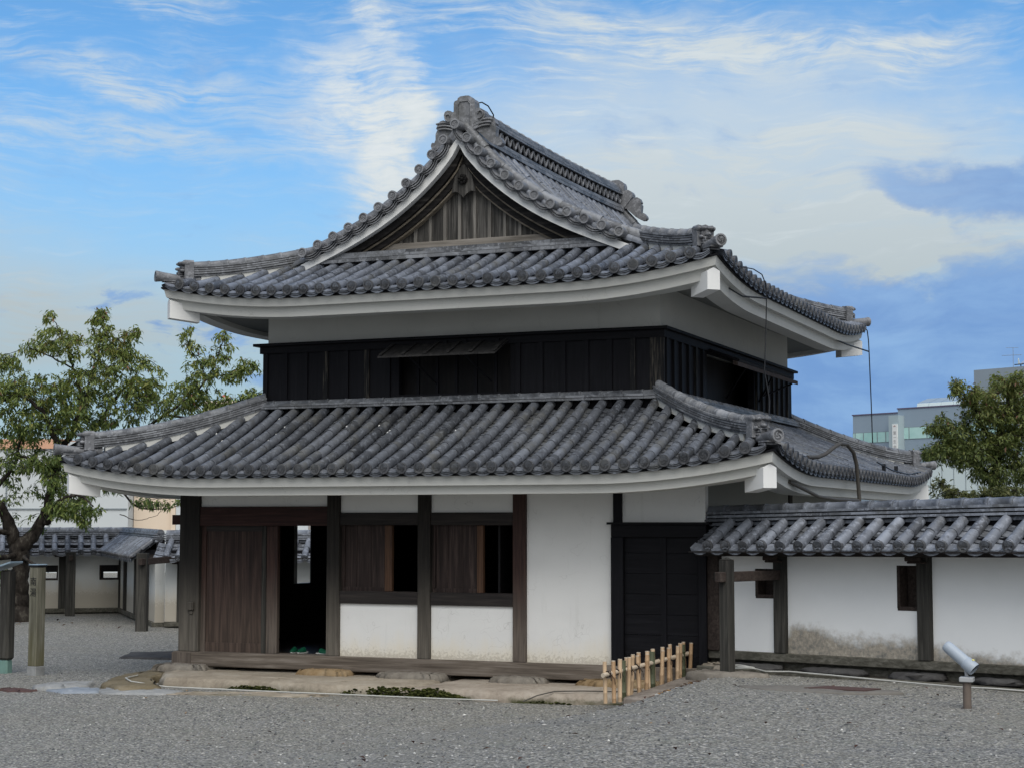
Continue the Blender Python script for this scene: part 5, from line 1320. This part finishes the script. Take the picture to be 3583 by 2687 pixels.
# ------------------------------------------------------------------ trees
RGT = Vector((math.cos(YAW), math.sin(YAW), 0)); FWD = Vector((-math.sin(YAW), math.cos(YAW), 0))
def curve(pts, n):
    """smooth chain through (vector, radius) points"""
    out = []
    P = [pts[0]] + pts + [pts[-1]]
    for i in range(1, len(P) - 2):
        for k in range(n):
            t = k / n; q = []
            for a in range(4):
                p0, p1, p2, p3 = (P[i - 1][a], P[i][a], P[i + 1][a], P[i + 2][a])
                q.append(.5 * (2 * p1 + (p2 - p0) * t + (2 * p0 - 5 * p1 + 4 * p2 - p3) * t * t + (3 * p1 - p0 - 3 * p2 + p3) * t ** 3))
            out.append(q)
    out.append(list(pts[-1])); return out
def make_tree(name, label, cat, base, limbs, clumps, leaf, leafsize, seed, leaf_n, twig=.42, droop=.75, tonef=None, spread=1.0, lr=.80, dens=1.0, cr=1.0):
    """limbs: chains of (right, up, depth, radius) in metres from base; clumps: (right, up, depth, r_right, r_up, r_depth, count)"""
    rr = random.Random(seed); base = Vector(base)
    W = lambda a, u, d: base + RGT * a + FWD * d + Vector((0, 0, u))
    root = thing(name, label, cat, base)
    tb, bb, lb = MB(), MB(), MB(); nodes = []
    for li, L in enumerate(limbs):
        ch = curve(L, 5)
        pts = [W(a + rr.gauss(0, .02 if i else 0), u, d + rr.gauss(0, .02 if i else 0)) for i, (a, u, d, r) in enumerate(ch)]
        rad = [max(.006, c[3] * lr * (1 + .06 * rr.gauss(0, 1))) for c in ch]
        (tb if li < 3 else bb).tube(pts, rad, 10 if rad[0] > .1 else 6)
        nodes += [(p, r) for p, r in zip(pts, rad) if r < .20]
    for a, u, d, ra, ru, rd, cnt in clumps:
        for _ in range(int(cnt * dens)):
            while True:
                x, y, z = rr.uniform(-1, 1), rr.uniform(-1, 1), rr.uniform(-1, 1)
                if x * x + y * y + z * z < 1: break
            tip = W(a + x * ra * cr, u + y * ru * cr, d + z * rd)
            near = min(nodes, key=lambda q: (q[0] - tip).length - q[1] * 2)[0]
            v = tip - near; ln = v.length
            if ln < .02: continue
            start = near if ln < twig * 2.2 else tip - v * (twig * 2.0 / ln)
            if ln >= twig * 2.2 and rr.random() < .75: start = near
            mid = start.lerp(tip, .55) + Vector((rr.gauss(0, .05), rr.gauss(0, .05), .06 * ln + rr.gauss(0, .04)))
            bb.tube([start, mid, tip], [.006 + .005 * min(2, ln), .006, .003], 4, caps=False)
            dirv = (tip - mid).normalized()
            nodes.append((mid, .01))
            for k in range(leaf_n):
                f = rr.random() ** .7
                p = mid.lerp(tip, f) if rr.random() < .75 else start.lerp(mid, .4 + .6 * rr.random())
                p = p + Vector((rr.gauss(0, .022), rr.gauss(0, .022), rr.gauss(0, .018))) * spread
                ld = dirv * .55 + Vector((rr.gauss(0, .6), rr.gauss(0, .6), rr.gauss(0, .35) - droop))
                up = Vector((rr.gauss(0, .5), rr.gauss(0, .5), 1))
                s = leafsize * (.65 + .6 * rr.random())
                tn = min(1, max(0, (tonef(p - base, rr) if tonef else .45) + rr.gauss(0, .18)))
                leafquad(lb, p, ld, up, s, s * .38, tn, .3, .5)
    t_ = tb.build('trunk', BARK, root); b_ = bb.build('branches', BARK, root); l_ = lb.build('foliage', leaf, root)
    return root
zt = 38.0
def px2(x, y): return ((x - 1791.5 + 1716) / 6000 * zt, -(y - 2175) / 6000 * zt)      # photo survey -> metres right / up of the trunk foot
def L_(*p): return [(*px2(x, y), d, r) for x, y, d, r in p]
def C_(x, y, rx, ry, n, d=0, rd=1.0): a, u = px2(x, y); return (a, u, d, rx / 6000 * zt, ry / 6000 * zt, rd, n)
limbs = [
    L_((78, 2195, 0, .50), (75, 2140, 0, .40), (72, 2080, 0, .335), (72, 2000, 0, .33), (66, 1930, 0, .36), (80, 1895, 0, .34)),
    L_((60, 1935, 0, .28), (48, 1870, -.1, .24), (20, 1800, -.2, .20), (-20, 1730, -.4, .17), (-70, 1640, -.5, .13), (-110, 1540, -.6, .10), (-130, 1430, -.6, .06)),
    L_((82, 1915, 0, .27), (125, 1850, .1, .22), (155, 1790, .1, .195), (168, 1720, .1, .175), (183, 1650, .1, .145), (200, 1580, .1, .125), (238, 1500, .2, .105), (262, 1420, .2, .085), (255, 1350, .2, .07), (236, 1285, .2, .055), (222, 1225, .1, .04), (216, 1170, .1, .02)),
    L_((195, 1600, .1, .11), (188, 1520, -.3, .10), (160, 1450, -.5, .085), (120, 1405, -.6, .06), (60, 1390, -.6, .045), (10, 1420, -.7, .03), (-30, 1440, -.7, .02)),
    L_((205, 1585, .1, .10), (270, 1530, .5, .09), (330, 1450, .6, .075), (370, 1390, .6, .06), (420, 1330, .6, .04), (450, 1290, .6, .02)),
    L_((240, 1560, .2, .10), (330, 1545, .5, .09), (450, 1500, .8, .075), (540, 1440, .9, .06), (630, 1375, 1.0, .05), (690, 1310, 1.0, .04), (720, 1250, 1.0, .03), (740, 1190, 1.0, .02), (755, 1140, 1.0, .012)),
    L_((540, 1440, .9, .05), (640, 1450, 1.0, .045), (740, 1410, 1.1, .035), (820, 1385, 1.1, .025), (880, 1355, 1.1, .015), (915, 1345, 1.1, .008)),
    L_((690, 1310, 1.0, .03), (650, 1240, 1.0, .025), (625, 1190, .9, .018), (605, 1140, .9, .010)),
    L_((720, 1300, 1.0, .03), (790, 1290, 1.1, .022), (850, 1255, 1.1, .012)),
    L_((262, 1420, .2, .06), (300, 1330, .1, .05), (325, 1240, .1, .04), (338, 1150, .0, .026), (340, 1085, .0, .012)),
    L_((222, 1225, .1, .035), (190, 1160, .1, .025), (165, 1110, .1, .012)),
    L_((325, 1240, .1, .03), (390, 1180, .2, .022), (450, 1140, .3, .010)),
    L_((236, 1285, .2, .035), (150, 1240, -.2, .025), (90, 1215, -.3, .012)),
    L_((160, 1830, 0, .13), (200, 1790, -.5, .11), (240, 1755, -.8, .09), (300, 1735, -1.0, .06), (340, 1750, -1.1, .04), (370, 1775, -1.2, .02)),
    L_((165, 1800, 0, .12), (225, 1775, .5, .10), (280, 1720, .9, .075), (350, 1690, 1.1, .05), (430, 1770, 1.2, .035), (520, 1780, 1.2, .025), (580, 1770, 1.2, .016), (625, 1745, 1.2, .008)),
    L_((430, 1770, 1.2, .02), (470, 1750, 1.2, .014), (530, 1740, 1.2, .006)),
    L_((380, 1800, 1.0, .02), (440, 1820, 1.0, .014), (490, 1812, 1.0, .009), (530, 1790, 1.0, .004)),
    L_((48, 1870, -.1, .12), (-10, 1850, -.6, .09), (-60, 1830, -.9, .05)),
    L_((66, 1940, 0, .13), (30, 1950, -.9, .10), (-20, 1940, -1.4, .07), (-60, 1945, -1.6, .05)),
    L_((85, 1945, 0, .09), (130, 1955, -.8, .06), (168, 1970, -1.1, .035)),
    L_((-20, 1730, -.4, .10), (40, 1640, -.2, .07), (70, 1560, -.2, .05), (60, 1480, -.2, .03)),
    L_((183, 1650, .1, .08), (120, 1610, -.5, .06), (60, 1590, -.6, .035)),
]
clumps = [C_(330, 1390, 190, 110, 120), C_(150, 1370, 150, 75, 70), C_(335, 1250, 120, 85, 62), C_(190, 1190, 90, 45, 44), C_(338, 1130, 38, 55, 18, 0, .4), C_(340, 1085, 22, 30, 8, 0, .2),
    C_(160, 1105, 22, 26, 5, 0, .2), C_(100, 1215, 45, 30, 9, -.2, .4), C_(420, 1165, 50, 32, 14, .2, .4), C_(400, 1220, 40, 30, 12), C_(450, 1245, 55, 28, 10, .3, .4), C_(470, 1330, 90, 70, 40),
    C_(560, 1390, 130, 75, 74, .7), C_(660, 1330, 80, 60, 30, .9, .6), C_(620, 1160, 26, 45, 8, .9, .3), C_(655, 1240, 40, 55, 13, .9, .4), C_(745, 1190, 34, 65, 14, 1, .3), C_(720, 1265, 50, 40, 12, 1, .4), C_(830, 1265, 50, 32, 17, 1.1, .3), C_(780, 1300, 45, 30, 12, 1.1, .3), C_(860, 1365, 60, 20, 14, 1.1, .3), C_(770, 1400, 60, 32, 18, 1.1, .4), C_(690, 1420, 80, 40, 24, 1, .5),
    C_(20, 1270, 45, 35, 16, -.3, .5), C_(30, 1370, 80, 40, 32, -.5), C_(-30, 1330, 60, 60, 22), C_(40, 1450, 100, 50, 26, -.5), C_(120, 1500, 120, 50, 40), C_(250, 1470, 130, 55, 50), C_(40, 1560, 90, 50, 26), C_(110, 1620, 90, 40, 34, -.3), C_(190, 1640, 60, 60, 30, -.2), C_(-20, 1640, 60, 50, 14), C_(215, 1700, 40, 35, 16, -.2),
    C_(60, 1730, 70, 45, 11), C_(20, 1790, 40, 30, 6), C_(230, 1780, 60, 26, 22, -.6, .5), C_(300, 1790, 80, 28, 34, -.9, .5), C_(330, 1830, 40, 14, 8, -1, .3), C_(280, 1740, 40, 22, 7), C_(500, 1760, 90, 14, 12, 1.2, .3), C_(600, 1752, 24, 10, 5, 1.2, .2), C_(350, 1700, 40, 26, 9, 1), C_(10, 1930, 40, 18, 7, -1.4, .3), C_(115, 1835, 40, 30, 4),
    C_(70, 2005, 32, 16, 5, -1.2, .3), C_(30, 2030, 16, 20, 3, -1.2, .2)]
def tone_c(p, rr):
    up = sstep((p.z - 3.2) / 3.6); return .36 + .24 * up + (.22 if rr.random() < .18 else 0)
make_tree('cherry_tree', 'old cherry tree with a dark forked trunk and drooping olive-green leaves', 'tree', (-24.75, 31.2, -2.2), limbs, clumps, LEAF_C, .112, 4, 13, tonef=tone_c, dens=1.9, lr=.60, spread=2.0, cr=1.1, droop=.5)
# maple beyond the right-hand wall
zt2 = 38.0
def px3(x, y): return ((x - 3460) / 6000 * zt2, -(y - 2160) / 6000 * zt2)
def L3(*p): return [(*px3(x, y), d, r) for x, y, d, r in p]
def C3(x, y, rx, ry, n, d=0, rd=.9): a, u = px3(x, y); return (a, u, d, rx / 6000 * zt2, ry / 6000 * zt2, rd, n)
limbs = [L3((3470, 2160, 0, .22), (3480, 1900, 0, .18), (3485, 1700, 0, .15), (3492, 1600, 0, .12), (3500, 1520, 0, .10), (3540, 1420, .2, .07), (3560, 1340, .2, .03)),
    L3((3492, 1600, 0, .09), (3440, 1500, -.2, .07), (3400, 1420, -.2, .05), (3355, 1360, -.2, .02)), L3((3485, 1680, 0, .09), (3400, 1600, .2, .06), (3340, 1530, .3, .04), (3280, 1490, .3, .02)),
    L3((3495, 1590, 0, .09), (3580, 1520, .3, .06), (3680, 1420, .3, .04)), L3((3500, 1640, 0, .07), (3620, 1620, 0, .05), (3760, 1560, 0, .03))]
clumps = [C3(3345, 1345, 14, 26, 8, -.2, .3), C3(3380, 1380, 45, 32, 26, -.2, .5), C3(3440, 1400, 60, 40, 44), C3(3540, 1345, 60, 36, 44), C3(3600, 1400, 90, 70, 80), C3(3430, 1470, 60, 40, 40), C3(3510, 1450, 60, 50, 52), C3(3300, 1490, 40, 28, 28, .3, .5), C3(3360, 1525, 70, 36, 52, .2), C3(3480, 1560, 90, 50, 76), C3(3600, 1560, 100, 70, 70), C3(3290, 1585, 55, 28, 34, .3), C3(3390, 1610, 90, 40, 66), C3(3260, 1600, 20, 16, 6, .3, .3), C3(3500, 1660, 100, 50, 70), C3(3700, 1480, 90, 110, 80), C3(3640, 1680, 90, 60, 50), C3(3410, 1560, 60, 30, 30), C3(3570, 1490, 60, 40, 36), C3(3330, 1560, 50, 24, 22, .3)]
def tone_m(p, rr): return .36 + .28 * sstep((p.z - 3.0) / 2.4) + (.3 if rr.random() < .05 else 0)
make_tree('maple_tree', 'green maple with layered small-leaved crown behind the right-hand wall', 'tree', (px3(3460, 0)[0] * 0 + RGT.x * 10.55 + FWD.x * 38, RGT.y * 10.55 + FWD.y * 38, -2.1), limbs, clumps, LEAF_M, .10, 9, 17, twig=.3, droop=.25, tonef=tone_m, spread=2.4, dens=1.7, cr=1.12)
# bushes between the maple and the wall
zt2 = 34.0
limbs = [L3((x, 2160, 0, .05), (x + 6, 1900, 0, .035), (x + dx, 1740, 0, .02), (x + dx * 1.6, 1690, 0, .01)) for x, dx in ((3330, -14), (3380, 8), (3440, 16), (3500, -8), (3560, 14), (3640, 8), (3720, -10))]
clumps = [C3(3300, 1690, 36, 26, 16, 0, .5), C3(3275, 1650, 20, 18, 8, 0, .4), C3(3340, 1720, 50, 40, 40, 0, .7), C3(3420, 1715, 60, 44, 56, 0, .8), C3(3510, 1705, 70, 48, 62, 0, .8), C3(3610, 1710, 80, 50, 62, 0, .8), C3(3720, 1700, 90, 60, 56, 0, .8), C3(3400, 1790, 90, 40, 30), C3(3560, 1800, 120, 40, 36)]
make_tree('evergreen_bush', 'dense bush with narrow upright leaves just behind the right-hand wall', 'bush', (RGT.x * 9.46 + FWD.x * 34, RGT.y * 9.46 + FWD.y * 34, -2.1), limbs, clumps, LEAF_B, .12, 12, 16, twig=.22, droop=-.35, tonef=lambda p, rr: .42 + (.3 if rr.random() < .12 else 0), spread=1.8)

# ------------------------------------------------------------------ buildings beyond
OO = Vector((-29.87, 149.72, 0)); OD = Vector((.89, -.455, 0)).normalized(); ON = Vector((-.455, -.89, 0)).normalized()
OB = thing('office_building', 'blue-grey office block with pale green window bands and a white vertical sign', 'office building', (OO.x + 6, OO.y - 3, -6))
def ob(mb, t0, t1, n0, n1, z0, z1):
    P = lambda t, n, z: OO + OD * t + ON * n + Vector((0, 0, z))
    return mb.hexa([P(t0, n0, z0), P(t1, n0, z0), P(t1, n1, z0), P(t0, n1, z0), P(t0, n0, z1), P(t1, n0, z1), P(t1, n1, z1), P(t0, n1, z1)])
part(ob(MB(), 0, 4.9, -14, 0, -6, 9.26), 'wall', OFF_W, OB, label='lower left wing wall')
part(ob(MB(), 4.9, 34, -14, .12, -6, 9.58), 'wall', OFF_W, OB, label='taller right wing wall')
part(ob(MB(), -.06, 4.9, -.2, .06, 9.26, 9.36), 'roof_coping', OFF_TR, OB); part(ob(MB(), 4.84, 34, -.2, .18, 9.58, 9.68), 'roof_coping', OFF_TR, OB)
def window(t0, t1, z0, z1, n):
    f = part(ob(MB(), t0, t1, n + .005, n + .03, z0 - .04, z1 + .04), 'window', FRAME, OB)
    part(ob(MB(), t0 + .05, t1 - .05, n + .031, n + .045, z0, z1), 'pane', GLASS, f)
for a, b in ((0.0, .25), (.25, 1.15), (1.15, 2.63), (2.63, 3.54), (3.54, 4.9)): window(a, b, 6.86, 7.72, 0)
for a, b in ((4.95, 5.22), (5.22, 6.05), (6.05, 7.86), (7.86, 8.75), (8.75, 10.4), (10.4, 11.3), (11.3, 13.0), (13, 14), (14, 16)): window(a, b, 7.03, 7.98, .12)
for zz0 in (2.6, -1.2):
    for a in range(0, 9): window(.4 + 1.95 * a, 2.2 + 1.95 * a, zz0, zz0 + 1.0, .12 if a > 2 else 0)
part(ob(MB(), 8.2, 33.9, .125, .8, -6, 5.3), 'lower_wall', OFF_L, OB)
for i in range(14): part(ob(MB(), 8.6 + 1.15 * i, 8.64 + 1.15 * i, .801, .83, -4, 5.2), 'panel_joint', FRAME, OB)
part(ob(MB(), 4.55, 5.55, .13, .95, -6, 9.02), 'sign_pier', OFF_P, OB)
sg_ = part(ob(MB(), 4.98, 5.50, .951, 1.05, 5.65, 8.28), 'vertical_sign', SIGNW, OB)
PS = lambda t, z: OO + OD * t + ON * 1.055 + Vector((0, 0, z))
for ch, z in zip('第一生命', (7.50, 7.12, 6.77, 6.31)):
    text_mesh(ch, .33, .003, 'sign_character', INKG, OB, PS(5.24, z), OD, (0, 0, 1), ON)
mb = MB(); mb.prism([(5.12, 8.06), (5.36, 8.06), (5.36, 8.10), (5.28, 8.11), (5.24, 8.20), (5.20, 8.11), (5.12, 8.10)], lambda t, z: PS(t, z), lambda t, z: PS(t, z) + ON * .012)
part(mb, 'sign_emblem', INKR, OB)
for i in range(12):
    P = lambda t, n, z: OO + OD * t + ON * n + Vector((0, 0, z))
    a, b = 4.5 + 1.25 * i, 5.7 + 1.25 * i
    mb = MB(); mb.hexa([P(a, -3, 9.6), P(b, -3, 9.6), P(b, -3.1, 9.6), P(a, -3.1, 9.6), P(a, -3.2, 10.25), P(b, -3.2, 10.25), P(b, -3.3, 10.25), P(a, -3.3, 10.25)]); s1 = part(mb, 'roof_screen_panel', OFF_L, OB)
    mb = MB(); mb.hexa([P(a, -3.2, 10.28), P(b, -3.2, 10.28), P(b, -3.3, 10.28), P(a, -3.3, 10.28), P(a + .3, -4.3, 10.7), P(b + .3, -4.3, 10.7), P(b + .3, -4.4, 10.7), P(a + .3, -4.4, 10.7)]); part(mb, 'roof_screen_panel', OFF_W, OB)
part(ob(MB(), 7.0, 30, -18, -8, 8, 13.22), 'stair_tower', OFF_T, OB)
AN = thing('roof_antenna', 'thin grey crossbar antenna mast on the roof of the office block', 'antenna', tuple(OO + OD * 10.65 - ON * 8.5 + Vector((0, 0, 13.2))))
ap = lambda t, z: OO + OD * t - ON * 8.5 + Vector((0, 0, z))
part(MB().tube([ap(10.65, 13.15), ap(10.67, 14.95)], .022, 5), 'mast', OFF_T, AN)
part(MB().tube([ap(9.55, 14.34), ap(11.5, 14.26)], .022, 5), 'crossbar', OFF_T, AN); part(MB().tube([ap(9.95, 14.98), ap(11.2, 14.90)], .016, 5), 'crossbar', OFF_T, AN)
RF = thing('roof_fitting', 'dark flat bar with two pale blades standing on the office roof', 'roof fitting', tuple(OO + OD * 11.45 - ON * 8.5 + Vector((0, 0, 13.3))))
part(MB().tube([ap(11.4, 13.2), ap(11.4, 13.42)], .05, 6).obox(ap(10.85, 13.42), OD * 1.25, ON * .15, Vector((0, 0, .07))), 'bar', IRON, RF)
part(MB().hexa([ap(11.12, 13.5), ap(11.3, 13.5), ap(11.3, 13.5) - ON * .04, ap(11.12, 13.5) - ON * .04, ap(11.12, 14.0), ap(11.2, 13.98), ap(11.2, 13.98) - ON * .04, ap(11.12, 14.0) - ON * .04]), 'blade', OFF_L, RF)
part(MB().hexa([ap(11.38, 13.5), ap(11.5, 13.5), ap(11.5, 13.5) - ON * .04, ap(11.38, 13.5) - ON * .04, ap(11.8, 13.78), ap(11.86, 13.8), ap(11.86, 13.8) - ON * .04, ap(11.8, 13.78) - ON * .04]), 'blade', SIGNW, RF)
# behind the cherry tree
def rbox(mb, a0, a1, d0, d1, z0, z1):
    P = lambda a, d, z: RGT * a + FWD * d + Vector((0, 0, z))
    return mb.hexa([P(a0, d0, z0), P(a1, d0, z0), P(a1, d1, z0), P(a0, d1, z0), P(a0, d0, z1), P(a1, d0, z1), P(a1, d1, z1), P(a0, d1, z1)])
GB = thing('hall_building', 'large pale grey rendered hall with a terracotta parapet behind the cherry tree', 'building', tuple(RGT * -24 + FWD * 80 + Vector((0, 0, -3))))
part(rbox(MB(), -40, -16.75, 75, 95, -4, 3.2), 'wall', BLG_G, GB)
part(rbox(MB(), -40.1, -19.5, 74.9, 95.1, 3.2, 3.62), 'parapet', BLG_R, GB)
part(rbox(MB(), -19.4, -16.75, 74.95, 75.2, 3.2, 3.5), 'parapet', BLG_G, GB)
for a in (-22.1, -20.2, -18.4): part(rbox(MB(), a, a + .06, 74.96, 74.999, -4, 3.2), 'panel_joint', FRAME, GB)
part(rbox(MB(), -24.5, -16.8, 74.95, 74.999, .55, .60), 'panel_joint', FRAME, GB)
CB = thing('cream_building', 'cream rendered building with a flat pilaster beside the turret corner post', 'building', tuple(RGT * -15 + FWD * 80 + Vector((0, 0, -3))))
part(rbox(MB(), -16.72, -9, 76, 92, -4, 3.5), 'wall', BLG_B, CB)
part(rbox(MB(), -15.05, -14.85, 75.85, 75.999, -4, 3.5), 'pilaster', BLG_B, CB)
part(rbox(MB(), -14.84, -9, 75.9, 75.998, -4, 1.3), 'lower_panel', BLG_G, CB)
part(rbox(MB(), -16.7, -9, 75.8, 75.849, -4, -.35), 'plinth', BLG_G, CB)
FB = thing('far_tower_block', 'distant cream block with blue panels and a tan roof tank, seen through leaves', 'building', tuple(RGT * -38 + FWD * 220 + Vector((0, 0, -5))))
part(rbox(MB(), -39.6, -34.9, 220, 232, -5, 15.5), 'wall', BLG_B, FB)
part(rbox(MB(), -34.8, -32.5, 221, 232, -5, 14.3), 'wall', BLG_G, FB, label='lower pale annex wall')
part(rbox(MB(), -38.6, -37.9, 219.8, 219.99, 14.0, 14.9), 'blue_panel', BLUEP, FB); part(rbox(MB(), -37.1, -36.6, 219.8, 219.99, 13.0, 14.0), 'blue_panel', BLUEP, FB)
part(rbox(MB(), -37.3, -36.8, 223, 224, 15.5, 16.25), 'roof_tank', TANP, FB)
part(rbox(MB(), -37.75, -37.4, 223, 223.4, 15.5, 16.2), 'mast_base', SIGNW, FB); part(rbox(MB(), -37.75, -37.4, 223, 223.4, 16.2, 16.5), 'mast_top', REDM, FB)
for a in (-36.4, -36.1): part(MB().tube([RGT * a + FWD * 223 + Vector((0, 0, 15.5)), RGT * a + FWD * 223 + Vector((0, 0, 16.6))], .04, 5), 'roof_pole', FRAME, FB)
